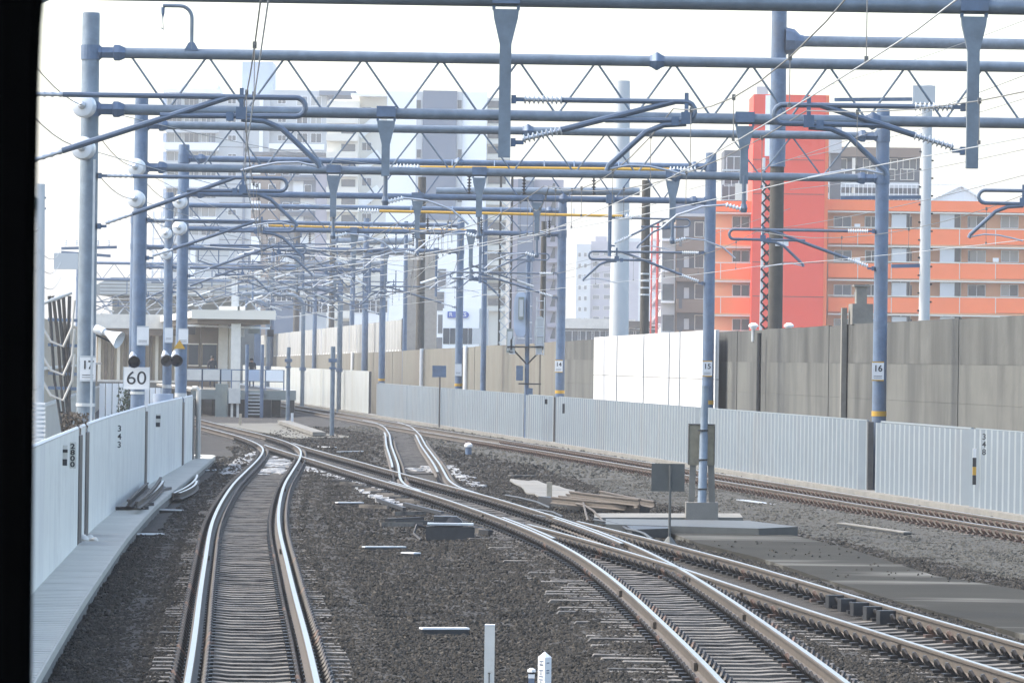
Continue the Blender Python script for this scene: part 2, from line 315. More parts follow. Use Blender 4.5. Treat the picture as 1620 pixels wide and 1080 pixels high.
def scatter(name, cells, mat_, density, rmin, rmax, seed):
    """Loose stones on a patch of bed: geometry nodes scatter small broken lumps."""
    b = MB()
    for (x, y, sx, sy, z) in cells: b.add([(x,y,z(x,y)),(x+sx,y,z(x+sx,y)),(x+sx,y+sy,z(x+sx,y+sy)),(x,y+sy,z(x,y+sy))], [(0,1,2,3)])
    o = b.build(name, mat_, kind='stuff')
    ng = bpy.data.node_groups.new(name, 'GeometryNodeTree')
    ng.interface.new_socket('Geometry', in_out='INPUT', socket_type='NodeSocketGeometry'); ng.interface.new_socket('Geometry', in_out='OUTPUT', socket_type='NodeSocketGeometry')
    N, Lk = ng.nodes, ng.links; gi = N.new('NodeGroupInput'); go = N.new('NodeGroupOutput')
    dp = N.new('GeometryNodeDistributePointsOnFaces'); dp.inputs['Density'].default_value = density; dp.inputs['Seed'].default_value = seed
    Lk.new(gi.outputs[0], dp.inputs['Mesh'])
    g2i = N.new('GeometryNodeGeometryToInstance')
    for k in range(5):
        ic = N.new('GeometryNodeMeshIcoSphere'); ic.inputs['Radius'].default_value = 1; ic.inputs['Subdivisions'].default_value = 1 if k < 4 else 2
        nz = N.new('ShaderNodeTexNoise'); nz.noise_dimensions = '4D'; nz.inputs['W'].default_value = k*3.7+seed; nz.inputs['Scale'].default_value = 1.1
        sb = N.new('ShaderNodeVectorMath'); sb.operation = 'SUBTRACT'; sb.inputs[1].default_value = (.5,.5,.5); Lk.new(nz.outputs['Color'], sb.inputs[0])
        scn = N.new('ShaderNodeVectorMath'); scn.operation = 'SCALE'; scn.inputs['Scale'].default_value = 2.0; Lk.new(sb.outputs[0], scn.inputs[0])
        sp = N.new('GeometryNodeSetPosition'); Lk.new(ic.outputs['Mesh'], sp.inputs['Geometry']); Lk.new(scn.outputs[0], sp.inputs['Offset'])
        tr = N.new('GeometryNodeTransform'); tr.inputs['Scale'].default_value = (1, .75+.1*k, .6); Lk.new(sp.outputs[0], tr.inputs['Geometry'])
        Lk.new(tr.outputs[0], g2i.inputs[0])
    iop = N.new('GeometryNodeInstanceOnPoints'); iop.inputs['Pick Instance'].default_value = True
    Lk.new(dp.outputs['Points'], iop.inputs['Points']); Lk.new(g2i.outputs[0], iop.inputs['Instance'])
    rv = N.new('FunctionNodeRandomValue'); rv.data_type = 'FLOAT_VECTOR'; rv.inputs[0].default_value = (0,0,0); rv.inputs[1].default_value = (6.28,6.28,6.28); Lk.new(rv.outputs[0], iop.inputs['Rotation'])
    rs = N.new('FunctionNodeRandomValue'); rs.data_type = 'FLOAT'; rs.inputs[2].default_value = rmin; rs.inputs[3].default_value = rmax; rs.inputs['Seed'].default_value = 3; Lk.new(rs.outputs[1], iop.inputs['Scale'])
    sm = N.new('GeometryNodeSetMaterial'); sm.inputs['Material'].default_value = mat_
    Lk.new(iop.outputs[0], sm.inputs[0]); Lk.new(sm.outputs[0], go.inputs[0])
    md = o.modifiers.new('stones', 'NODES'); md.node_group = ng
    return o
def inview(x, y): return abs(x) < y*.0985+.8
def cells(y0, y1, st, ok):
    out = []
    y = y0
    while y < y1:
        x = XL(y)+1
        while x < FR(y):
            if inview(x, y) and ok(x+st/2, y+st/2): out.append((x, y, st, st, bedz))
            x += st
        y += st
    return out
dark_ok = lambda x, y: x > cWK.X(y)+.05 and x < GL(y) and near_track(x, y) > .62 and not inpoly(x, y, SLAB)
grav_ok = lambda x, y: x >= GL(y) and not inpoly(x, y, SLAB)
for y0, y1, den, r0, r1, sd in ((43, 62, 330, .014, .034, 1), (62, 90, 190, .016, .036, 2), (90, 140, 70, .02, .042, 3), (140, 235, 13, .035, .075, 4)):
    scatter('ballast', cells(y0, y1, .5, dark_ok), M['stone'], den, r0, r1, sd)
    if y1 > 62: scatter('loose_gravel', cells(y0, y1, .5, grav_ok), M['stone2'], den*.8, r0, r1, sd+5)

def slabcells():
    out = []
    for y in np.arange(52, 90, .6):
        for x in np.arange(1, 10, .6):
            if inpoly(x, y, SLAB) and vnoise(x, y, 2.0, 3) > .45 and inview(x, y): out.append((x, float(y), .5, .5, lambda a, b_: -.163))
    return out
scatter('loose_gravel', slabcells(), M['stone'], 5, .012, .03, 21)
# ------------------------------------------------------------------ railway tracks
PROF = [(-.064,-.153),(.064,-.153),(.064,-.142),(.012,-.122),(.009,-.045),(.033,-.034),(.0345,-.008),(.026,0),(-.026,0),(-.0345,-.008),(-.033,-.034),(-.009,-.045),(-.012,-.122),(-.064,-.142)]
PM = [1,1,1,1,1,1,1,0,1,1,1,1,1,1]
def rail(parent, c, o, y0, y1, dz=0.0, name='rail'):
    b = MB(); yy = list(np.arange(y0, min(y1, 130), 1.0))+list(np.arange(max(y0, 130), y1, 2.5))+[y1]; n = len(PROF)
    for y in yy:
        for l, z in PROF:
            x, q = c.off(y, o+l); b.v.append((x, q, z+dz))
    for j in range(len(yy)-1):
        for k in range(n):
            b.f.append([j*n+k, j*n+(k+1) % n, (j+1)*n+(k+1) % n, (j+1)*n+k]); b.m.append(PM[k])
    b.f.append(list(range(n))); b.m.append(1); b.f.append([len(yy)*n-n+k for k in range(n-1, -1, -1)]); b.m.append(1)
    return b.build(name, [M['steelrail'], M['rust']], parent)
sl = MB(); sl.prism([(-1.0,-.33),(1.0,-.33),(1.0,-.21),(.97,-.172),(.35,-.172),(.2,-.185),(-.2,-.185),(-.35,-.172),(-.97,-.172),(-1.0,-.21)], -.12, .12)
SLEEPER = sl.mesh('sleeper', M['sleeper'])
def clip_mb(b, p, t, side):
    """one sprung rail clip: an iron base and a bent loop standing beside the rail foot"""
    nrm = Vector((t.y, -t.x, 0))*side; up = Vector((0,0,1)); p = Vector(p)
    pts = [p+nrm*.01+t*-.07+up*.01, p+nrm*.05+t*-.08+up*.06, p+nrm*.07+t*-.03+up*.10, p+nrm*.07+t*.03+up*.10, p+nrm*.05+t*.08+up*.06, p+nrm*.01+t*.07+up*.01]
    b.tube(pts, .022, 5); b.bar(p+nrm*.05-t*.08-up*.01, p+nrm*.05+t*.08-up*.01, .13, .04)
def clip_me(side, m):
    b = MB(); clip_mb(b, (0,0,0), Vector((0,1,0)), side); return b.mesh('rail_clip', m, smooth=True)
CLIP = {(s, k): clip_me(s, M[k]) for s in (-1, 1) for k in ('clip', 'clipr')}
OFF = .566
def track(key, label, y0, y1, rails, dz, sl0, sl1, prim=None, clipm='clip', far_sl=None):
    c = TR[key]
    t = thing('railway_track', label, 'railway track', (c.X(y0), y0, 0), 'railway tracks of the yard')
    for o, a, b_, nm in rails: rail(t, c, o, a, b_, dz, nm)
    st = .62; y = sl0; ns = 0; clips = []; farS = MB()
    while y < sl1:
        s_ = c.S(y); x = c.X(y); ang = -math.atan(s_)
        skip = False; ext = 0.0
        for k2, c2 in TR.items():
            if k2 == key or not (c2.y0 <= y <= c2.y1): continue
            dd = c2.X(y)-x
            if prim and k2 in prim and abs(dd) < 1.75: skip = True
            if not prim and abs(dd) < 1.75 and k2 != 'E': ext = dd
            if not prim and key == 'E' and abs(dd) < 1.75: ext = dd
        if not skip:
            L = 2.0+abs(ext)
            jx = random.uniform(-.02, .02)
            if key == 'B' and 50 < y < 100: e2_ = random.uniform(.0, .6); L += e2_; jx -= e2_/2
            if y < 150 and ns < 300:
                link('sleeper', SLEEPER, t, (x+ext/2+jx, y, random.uniform(-.006, .004)), ang+random.uniform(-.008,.008), (L/2, 1, 1)); ns += 1
            else:
                farS.box((x+ext/2, y, -.25), (L, .24, .16), ang)
        for o in (-OFF, OFF):
            for sd in (-1, 1):
                if skip and abs(o) < .1: continue
                px, py = c.off(y, o+sd*.085); clips.append((px, py, -.15, ang, sd))
        y += st/math.sqrt(1+s_*s_)
    clips.sort(key=lambda q: q[1])
    vis = [q for q in clips if inview(q[0], q[1]) and q[1] > 43]
    for q in vis[:300]: link('rail_clip', CLIP[(q[4], clipm if random.random() < .93 else 'clipr')], t, q[:3], q[3])
    rest = vis[300:]
    if rest:
        b = MB()
        for q in rest:
            if q[1] < 190: clip_mb(b, q[:3], Vector((-math.sin(q[3]), math.cos(q[3]), 0)), q[4])
        if b.v: tag(b.build('rail_clip', M[clipm], t, smooth=True), kind='stuff')
    if farS.v: tag(farS.build('sleeper', M['sleeper'], t), kind='stuff')
    return t
tA = track('A', 'nearest track, curving from the lower left towards the station beside the left fence', -8, 400, [(-OFF,-8,400,'rail'),(OFF,-8,400,'rail')], 0.0, 40, 300)
tB = track('B', 'middle track curving up past the switch machine to join the left track', 36, 186, [(-OFF,36,172,'rail'),(OFF,36,176,'rail')], .003, 43, 180, prim=('A',))
tC = track('C', 'rightmost foreground track branching off beside the dark concrete slab', 36, 99, [(-OFF,36,93,'rail'),(OFF,36,95,'rail')], .006, 43, 95, prim=('B',))
tD = track('D', 'short crossover track linking the middle track to the far track by the right fence', 112.5, 250, [(-OFF,113,244,'rail'),(OFF,113,238,'rail'),(-OFF-.16,140,205,'guard_rail'),(OFF-.16,135,200,'guard_rail')], -.003, 116, 225, prim=('B','E'))
tE = track('E', 'straight rust-brown track running along the foot of the right corrugated fence', 60, 430, [(-OFF,60,430,'rail'),(OFF,60,430,'rail')], .002, 84, 260, clipm='clipr')
# rail joints: fishplates bolted beside the rails
def joint(t, c, y, o):
    b = MB()
    for sd in (-1, 1):
        a = c.off(y-.28, o+sd*.03); e = c.off(y+.28, o+sd*.03)
        b.bar((a[0], a[1], -.08), (e[0], e[1], -.08), .04, .07)
    b.build('fishplate', M['rust'], t)
for t, c, lst in ((tA,cA,((78,-OFF),(81,OFF),(118,OFF))),(tB,cB,((52,-OFF),(60,-OFF),(68,-OFF),(62,OFF),(77,OFF),(88,OFF),(100,-OFF))),(tC,cC,((53,OFF),(56,-OFF),(62,OFF),(71,OFF),(68,-OFF),(79,OFF))),(tE,cE,((112,-OFF),(135,-OFF),(160,OFF)))):
    for y, o in lst: joint(t, c, y, o)
# switch blades and their check rails
def blade(t, c, o, y0, y1): rail(t, c, o, y0, y1, .001, 'switch_blade')
blade(tB, cB, -OFF+.11, 86, 97); blade(tB, cB, OFF-.10, 84, 97); blade(tB, cB, -OFF+.13, 116, 124)
# wedge-shaped filler blocks in the frog of the right-hand turnout
fb = MB()
for k in range(5):
    x, y = cC.off(62.5+k*1.0, OFF-.16); fb.box((x, y, -.09), (.2, .12, .16), .3)
fb.build('filler_block', M['dark'], tC)

# leftover snow and pale grit lying between the sleepers of the turnouts
def patch(name, pts, z, m, thr=None):
    P_ = [(p.x, p.y) for p in pts]
    if thr is None:
        cx = sum(p.x for p in pts)/len(pts); cyy = sum(p.y for p in pts)/len(pts); poly = []; n = 30; k = len(pts)
        for i in range(n):
            f = i/n*k; a, b_ = pts[int(f)], pts[(int(f)+1) % k]; p = a.lerp(b_, f % 1); s = 1+random.uniform(-.16, .10); poly.append((cx+(p.x-cx)*s, cyy+(p.y-cyy)*s))
        return MB().plate(poly, z-.03, z).build(name, m, kind='structure')
    b = MB(); x0, x1 = min(p[0] for p in P_), max(p[0] for p in P_); y0, y1 = min(p[1] for p in P_), max(p[1] for p in P_)
    y = y0
    while y < y1:
        x = x0
        while x < x1:
            if inpoly(x, y, P_) and vnoise(x, y, .35, 5)*.55+vnoise(x, y*.6, .9, 9)*.45 > thr:
                poly = [(x+.11*math.cos(a)*random.uniform(.6, 1.5), y+.34*math.sin(a)*random.uniform(.6, 1.4)) for a in np.linspace(0, 5.2, 6)]
                b.plate(poly, z-.05, z+random.uniform(-.012, .012))
            x += .15
        y += .4
    if b.v: b.build(name, m, kind='stuff')
for q in (((352,751),(366,733),(396,716),(410,716),(378,750)), ((408,752),(420,728),(446,716),(466,720),(452,744),(440,752)), ((480,744),(486,726),(540,748),(600,775),(640,800),(610,795),(560,770),(520,754)),
          ((640,742),(640,735),(688,738),(692,748)), ((700,738),(716,736),(752,760),(772,776),(742,768))):
    patch('snow_patch', [gr(*p, -.18) for p in q], -.158, M['snow'], .5)
patch('pale_pad', [gr(*p, -.2) for p in ((806,757),(850,760),(905,776),(930,792),(866,788),(830,778))], -.185, M['pale'])
patch('pale_pad', [gr(*p, -.2) for p in ((330,668),(420,668),(455,668),(510,684),(560,690),(470,694),(400,682))], -.205, M['concw'])
MB().bar(gr(448,667,-.1), gr(505,686,-.1), .5, .14).build('kerb', M['pale'], kind='structure')

# ------------------------------------------------------------------ corrugated fences
def corr(c_x, y0, y1, z0, z1, pitch, amp, face):
    """one profiled steel sheet following the line c_x(y); face = +1 when it shows its face to -X"""
    b = MB(); ts = []; y = y0
    while y < y1:
        for f, a in ((0,0),(.3,0),(.5,1),(.8,1)):
            if y+f*pitch < y1: ts.append((y+f*pitch, a*amp))
        y += pitch
    ts.append((y1, 0))
    for yy, a in ts:
        x = c_x(yy)-face*a; b.v.append((x, yy, z0)); b.v.append((x, yy, z1))
    for i in range(len(ts)-1):
        k = 2*i; b.f.append([k, k+2, k+3, k+1]); b.m.append(0)
    return b
def yfence(px):            # distance at which the right fence crosses an image column
    u = (px-CX)*CR+90*SR; return (9.79+.1018*112.5)/(u/F+.1018)
fR = thing('corrugated_fence', 'long low white corrugated steel fence along the right-hand track', 'fence', (FR(150), 150, -.15), None)
gaps = [1700, 1541, 1383, 1112, 880, 832, 722, 697, 648, 599]
gy = [yfence(p) for p in gaps]
for i in range(len(gy)-1):
    a, b_ = gy[i], gy[i+1]; g0 = .95 if gaps[i] in (1383, 880, 832) else .25; g1 = .95 if gaps[i+1] in (1383, 880, 832) else .25
    corr(FR, a+g0, b_-g1, -.14, 1.52, .62 if a < 190 else .75, .15, 1).build('fence_panel', M['fencew'], fR).location.z += random.uniform(-.03, .03)
    MB().bar((FR(a+g0)+.02, a+g0, 1.525), (FR(b_-g1)+.02, b_-g1, 1.525), .06, .035).build('cap_rail', M['fencew'], fR)
for p, y in zip(gaps, gy):
    for s in ((-.85, .8) if p in (1383, 880, 832) else (0,)):
        MB().bx(FR(y+s)-.01, FR(y+s)+.12, y+s-.12, y+s+.12, -.15, 1.5).build('fence_post', M['post'], fR)
MB().bar((FR(95)-.12, 95, -.17), (FR(282)-.12, 282, -.17), .5, .14).build('kerb', M['pale'], kind='structure')
fF = thing('corrugated_fence', 'taller ivory corrugated fence farther along, next to the station', 'fence', (FR(320), 320, -.15), None)
fy = [282, 292, 303, 320, 338, 360, 385, 410]
for i in range(len(fy)-1):
    corr(FR, fy[i]+.06, fy[i+1]-.06, -.14, 2.12, .3, .04, 1).build('fence_panel', M['fencef'], fF)
    MB().bx(FR(fy[i])-.03, FR(fy[i])+.1, fy[i]-.06, fy[i]+.06, -.15, 2.1).build('fence_post', M['post'], fF)
MB().bar((FR(282)-.12, 282, -.17), (FR(410)-.12, 410, -.17), .5, .14).build('kerb', M['pale'], kind='structure')

def yleft(px):
    for y in np.arange(40, 147, .25):
        if CX+cFL.X(y)/y*F > px: return float(y)
    return 147.0
fL = thing('corrugated_fence', 'pale blue-grey ribbed steel fence beside the left walkway', 'fence', (cFL.X(90), 90, -.1))
LX = lambda y: cFL.X(y)
gl = [38, yleft(126), yleft(137), yleft(231), yleft(290), 147]
for i in range(len(gl)-1):
    a, b_ = gl[i]+1.0, gl[i+1]-1.0
    if b_-a < .4: b_ = a+.8
    corr(LX, a, b_, -.02, 1.72, .55, .035, -1).build('fence_panel', M['fencel'], fL)
    n = max(2, int((b_-a)/3)); bb = MB()
    pts = [(LX(a+(b_-a)*k/n), a+(b_-a)*k/n, 1.735) for k in range(n+1)]
    bb.tube(pts, .03, 5); bb.build('cap_rail', M['wht'], fL)
for y in gl[1:]:
    MB().add([(LX(y-.98)-.02, y-.98, -.1), (LX(y+.98)-.02, y+.98, -.1), (LX(y+.98)-.02, y+.98, 1.70), (LX(y-.98)-.02, y-.98, 1.70), (LX(y-.98)-.12, y-.98, -.1), (LX(y+.98)-.12, y+.98, -.1), (LX(y+.98)-.12, y+.98, 1.70), (LX(y-.98)-.12, y-.98, 1.70)], [(0,1,2,3),(7,6,5,4),(0,4,5,1),(1,5,6,2),(2,6,7,3),(3,7,4,0)]).build('fence_post', M['post'], fL)
    MB().bx(LX(y)-.01, LX(y)+.035, y-.3, y+.3, -.1, 1.62).build('fence_post', M['post'], fL)
e = LX(147)
MB().tube([(e+.12, 147.6, -.1), (e+.12, 147.6, 1.85), (e+.06, 147.6, 1.93), (e-.06, 147.6, 1.93)], .07, 8).build('end_post', M['hose'], fL)
# left walkway of ribbed concrete lids
wk = thing('walkway', None, None, (cWK.X(90), 90, 0)); wk['kind'] = 'structure'
y = 40.0; k = 0
while y < 152:
    L = 1.9
    y2 = min(y+L-.03, 152); b = MB(); n = 5 if y < 105 else 3
    for i in range(n):
        a, e_ = y+(y2-y)*i/n, y+(y2-y)*(i+.8)/n
        b.plate([(LX(min(a,147))+.03, a), (cWK.X(a)-.02, a), (cWK.X(e_)-.02, e_), (LX(min(e_,147))+.03, e_)], -.055, 0.0)
    b.plate([(LX(min(y,147))+.03, y), (cWK.X(y), y), (cWK.X(y2), y2), (LX(min(y2,147))+.03, y2)], -.10, -.009)
    b.build('lid', M['walk'], wk); y += L; k += 1
b = MB()
for y in np.arange(40, 152, 2.4):
    y2 = min(y+2.35, 152)
    b.plate([(cWK.X(y)-.20, y), (cWK.X(y)-.03, y), (cWK.X(y2)-.03, y2), (cWK.X(y2)-.20, y2)], -.36, -.105)
b.build('side_wall', M['pale'], wk)
b = MB()
for i in range(13):
    a0, a1 = i*math.pi/12, 0
pts = [(cWK.X(152)-.45*(1-math.cos(a)), 152+1.8*math.sin(a)) for a in np.linspace(0, math.pi*.5, 8)]
b.plate([(LX(147)-.9, 152), (cWK.X(152), 152)]+pts[1:]+[(LX(147)-.9, 154)], -.3, -.003); b.build('lid', M['walk'], wk)

# ------------------------------------------------------------------ concrete wall on the right, white boards, noise barrier
WO = 2.1
CWX = lambda y: FR(y)+WO+.004*(y-112)
def ywall(px):
    lo, hi = 60.0, 900.0
    for _ in range(50):
        m = (lo+hi)/2
        if CX+CWX(m)/m*F+SR*(-40) > px: lo = m
        else: hi = m
    return lo
def wtop(y): return float(np.interp(y, [100, 120, 150, 205, 300, 420, 520], [4.05, 3.98, 3.86, 3.62, 3.2, 2.8, 2.5]))
wall = thing('concrete_wall', 'tall stained grey concrete wall behind the right corrugated fence', 'wall', (CWX(170), 170, -.7))
joints = [96, 104, ywall(1580), ywall(1515), ywall(1427), ywall(1338), ywall(1310), ywall(1265), ywall(1208), ywall(1165), ywall(1120), ywall(1060), ywall(1000), ywall(951), ywall(920), ywall(890), ywall(845), ywall(785), ywall(750), ywall(700), ywall(650), ywall(620), 330, 350, 375, 400, 430, 470, 510]
for i in range(len(joints)-1):
    a, b_ = joints[i], joints[i+1]-.02*(1 if i < 16 else 3); j = .008*(i % 3)
    A0, A1, B0, B1 = CWX(a)+j, CWX(a)+.45+j, CWX(b_)+j, CWX(b_)+.45+j
    za, zb = wtop(a)+random.uniform(-.015,.015), wtop(b_)+random.uniform(-.015,.015); near = a < ywall(905)
    e_ = joints[i+1]; C0, C1 = CWX(a)+j+.085, CWX(e_)+j+.085
    MB().add([(C0,a,-.7),(C0+.4,a,-.7),(C1+.4,e_,-.7),(C1,e_,-.7),(C0,a,za-.02),(C0+.4,a,za-.02),(C1+.4,e_,zb-.02),(C1,e_,zb-.02)], [(0,3,2,1),(4,5,6,7),(0,1,5,4),(1,2,6,5),(2,3,7,6),(3,0,4,7)]).build('wall_core', M['conctop'], wall)
    for r, (p0, p1) in enumerate(((-.7, 1.947), (1.952, 2.866), (2.872, None)) if near else ((-.7, None),)):
        ta, tb = (za, zb) if p1 is None else (p1, p1)
        if p1 is None and near and min(za, zb) < p0+.1: continue
        MB().add([(A0,a,p0),(A0+.08,a,p0),(B0+.08,b_,p0),(B0,b_,p0),(A0,a,ta),(A0+.08,a,ta),(B0+.08,b_,tb),(B0,b_,tb)], [(0,3,2,1),(4,5,6,7),(0,1,5,4),(1,2,6,5),(2,3,7,6),(3,0,4,7)]).build('wall_panel', M[('conc', 'conc', 'conctop')[r]] if near else M['concw'], wall)
for px, zt in ((1338, .45),):
    y = ywall(px); h = wtop(y)+zt
    MB().bx(CWX(y)-.14, CWX(y)-.004, y-.25, y+.25, -.7, h).build('pilaster', M['pale' if zt else 'conc'], wall)
y = ywall(1206); MB().tube([(CWX(y)-.14, y-.6, -.7), (CWX(y)-.14, y-.6, wtop(y)-.1)], .07, 8).build('drain_pipe', M['dark'], wall)
y = ywall(1345); MB().bx(CWX(y)+.0, CWX(y)+.55, y-.5, y+1.2, wtop(y)+.004, wtop(y)+.55).bx(CWX(y)+.12, CWX(y)+.4, y-.2, y+.5, wtop(y)+.554, wtop(y)+1.0).bx(CWX(y)+.05, CWX(y)+.45, y-.25, y+.55, wtop(y)+1.004, wtop(y)+1.06).build('junction_stub', M['pale'], wall)
for px in (740, 670, 560): y = ywall(px); MB().tube([(CWX(y)-.12, y, -.7), (CWX(y)-.12, y, wtop(y)+.05)], .1, 8).build('drain_pipe', M['wht'], wall)
# white boards standing in front of it
wb = thing('white_hoarding', 'bright white board hoarding in front of the concrete wall', 'hoarding', (CWX(185)-.3, 185, -.5))
yb = [ywall(1150), ywall(1092), ywall(1075), ywall(1034), ywall(991), ywall(953)]
for i in range(5):
    a, b_ = yb[i], yb[i+1]-.06
    for z0, z1 in ((-.5, .9), (.92, 2.3), (2.32, None)):
        b = MB(); ta, tb = (z1, z1) if z1 else (wtop(a)+.06, wtop(b_)+.06)
        A0, B0 = CWX(a)-.34, CWX(b_)-.34
        b.add([(A0,a,z0),(A0+.08,a,z0),(B0+.08,b_,z0),(B0,b_,z0),(A0,a,ta),(A0+.08,a,ta),(B0+.08,b_,tb),(B0,b_,tb)], [(0,3,2,1),(4,5,6,7),(0,1,5,4),(1,2,6,5),(2,3,7,6),(3,0,4,7)])
        b.build('board', M['board'], wb)
    MB().bx(CWX(a)-.375, CWX(a)-.345, a-.02, a+.10, -.5, wtop(a)+.05).build('batten', M['bgrey'], wb)
nbar = thing('noise_barrier', 'pale ribbed panel barrier standing on top of the far concrete wall', 'noise barrier', (CWX(400), 400, wtop(400)))
nb0, nb1 = ywall(633), ywall(384); nbj = [ywall(p) for p in (633, 601, 579, 562, 535, 506, 480, 455, 425, 400, 384)]
for i in range(len(nbj)-1):
    a, b_ = nbj[i]+.1, nbj[i+1]-.1
    bb = corr(lambda q: CWX(q)+.2, a, b_, 0, 1, max(.8, (b_-a)/7), .16, 1)
    bb.v = [(x, q, wtop(q)+.01 if z == 0 else wtop(q)+float(np.interp(q, [nb0, nb1], [1.75, 1.85]))) for x, q, z in bb.v]
    bb.build('barrier_panel', M['barrier'], nbar)
    MB().bx(CWX(a)+.05, CWX(a)+.3, a-.16, a-.02, wtop(a)+.005, wtop(a)+1.8).build('barrier_post', M['wht'] if i else M['dark'], nbar)
MB().add([(CWX(nb0)+.1, nb0, wtop(nb0)+.01), (CWX(nb1)+.1, nb1, wtop(nb1)+.01), (CWX(nb1)+.3, nb1, wtop(nb1)+.01), (CWX(nb0)+.3, nb0, wtop(nb0)+.01), (CWX(nb0)+.1, nb0, wtop(nb0)+.09), (CWX(nb1)+.1, nb1, wtop(nb1)+.09), (CWX(nb1)+.3, nb1, wtop(nb1)+.09), (CWX(nb0)+.3, nb0, wtop(nb0)+.09)], [(0,1,2,3),(7,6,5,4),(0,4,5,1),(1,5,6,2),(2,6,7,3),(3,7,4,0)]).build('base_rail', M['wht'], nbar)

# ------------------------------------------------------------------ catenary portals over the yard
ORD = ['nearest', 'second', 'third', 'fourth', 'fifth', 'sixth', 'seventh', 'eighth']
def colx(px, d): return at(px, 470, d).x
PORT = [  # d, left column x, right column x, upper chord z, lower chord z, column top z, drop posts (x, bottom z)
    (66, -6.35, FR(66)+.4, 8.22, 7.28, 8.8, [(at(799, 130, 66).x, 5.33), (at(1543, 130, 66).x, 5.28)]),
    (96, colx(138, 96), FR(96)+.4, 8.22, 7.21, 8.93, [(at(610, 230, 96).x, 6.09), (at(1179, 240, 96).x, 6.05)]),
    (127, colx(220, 127), colx(1396, 127), 8.26, 7.26, 8.9, [(at(527, 310, 127).x, 6.15), (at(758, 300, 127).x, 6.2), (at(1065, 310, 127).x, 6.15)]),
    (155, colx(288, 155), colx(1123, 155), 8.50, 7.50, 8.9, [(at(660, 330, 155).x, 6.3), (at(850, 330, 155).x, 6.3)]),
    (196, colx(266, 196), colx(888, 196), 8.30, 7.45, 8.75, [(at(560, 380, 196).x, 6.2), (at(745, 380, 196).x, 6.2)]),
    (238, colx(211, 238), colx(727, 238), 8.75, 7.6, 9.0, [(at(470, 400, 238).x, 6.2), (at(610, 400, 238).x, 6.2)]),
    (281, colx(268, 281)-1.5, colx(605, 281), 8.4, 7.4, 8.8, [(at(430, 420, 281).x, 6.2), (at(530, 420, 281).x, 6.2)]),
    (330, cA.X(330)-2.6, colx(538, 330), 8.4, 7.4, 8.8, [(at(425, 430, 330).x, 6.2)])]
def drop_post(t, x, d, zl, zb, rc):
    b = MB(); zt = zl-rc-.03
    b.prism([(x-.16, zt), (x+.16, zt), (x+.15, zt-.10), (x+.075, zt-.42), (x-.075, zt-.42), (x-.15, zt-.10)], d-.07, d+.07)
    b.bx(x-.073, x+.073, d-.075, d+.075, zb, zt-.40)
    p = b.build('drop_post', M['steel'], t)
    MB().bx(x-.17, x+.17, d-.12, d+.12, zl-.06, zl+rc+.03).bx(x-.17, x-.13, d-.05, d+.05, zt-.01, zl-.05).bx(x+.13, x+.17, d-.05, d+.05, zt-.01, zl-.05).build('clamp', M['steel2'], p)
for i, (d, xl, xr, zu, zl, zt, posts) in enumerate(PORT):
    t = thing('overhead_portal', f'{ORD[i]} blue-grey lattice portal spanning the tracks'+(', only its lower beam in view' if i == 0 else ', counted from the front'), 'overhead portal', (xl, d, 0), 'overhead line portals spanning the tracks')
    rc = .098 if i < 3 else .09; d2 = d+.6
    yv = lambda x: d+(x-xl)/(xr-xl)*.6
    for x, dd in ((xl, d), (xr, d2)):
        b = MB(); b.lathe((x, dd, -.6), (x, dd, zt), [(0,.172),(.995,.158),(1,.15)], 20)
        c = b.build('column', M['steel'] if i < 2 else M['steel2'], t, smooth=True)
        MB().lathe((x, dd, 1.62 if x > 0 or i > 2 else 1.9), (x, dd, 1.74 if x > 0 or i > 2 else 1.96), [(0,.178),(1,.178)], 20).build('warning_band', M['yellow'] if x == xr else M['galv'], c)
        for z in (zu, zl):
            sg = 1 if x == xl else -1
            bb = MB(); bb.lathe((x, dd, z-.13), (x, dd, z+.13), [(0,.176),(1,.176)], 20)
            bb.lathe((x+sg*.14, dd, z), (x+sg*.62, dd, z), [(0,.13),(.1,.13),(.12,.11),(.55,.11),(.6,.16),(.78,.16),(1,rc+.01)], 6)
            bb.build('bracket', M['steel2'], c)
    for z, nm in ((zu, 'upper_chord'), (zl, 'lower_chord')):
        b = MB(); b.tube([(xl+.5, yv(xl+.5), z), (xr-.5, yv(xr-.5), z)], rc, 14); ch = b.build(nm, M['steel'] if i < 3 else M['steel2'], t, smooth=True)
        for fr in ((.52,) if i < 4 else ()):
            x = xl+(xr-xl)*(fr+(.0 if z == zu else .2))
            MB().lathe((x-.13, yv(x), z), (x+.13, yv(x), z), [(0,rc+.015),(.15,rc+.03),(.42,rc+.08),(.5,rc+.085),(.58,rc+.08),(.85,rc+.03),(1,rc+.015)], 6).build('flange', M['steel2'], ch)
    n = max(4, round((xr-xl-1.4)/1.42)); w_ = (xr-xl-1.4)/n
    for k in range(n):
        x0 = xl+.7+k*w_
        for a, c in ((x0+.04, x0+w_/2-.05), (x0+w_-.04, x0+w_/2+.05)):
            MB().tube([(a, yv(a), zu-rc*.8), (c, yv(c), zl+rc*.8)], .022, 6).build('brace', M['steel'] if i < 3 else M['steel2'], t)
    for x, zb in posts: drop_post(t, x, yv(x), zl, zb, rc)
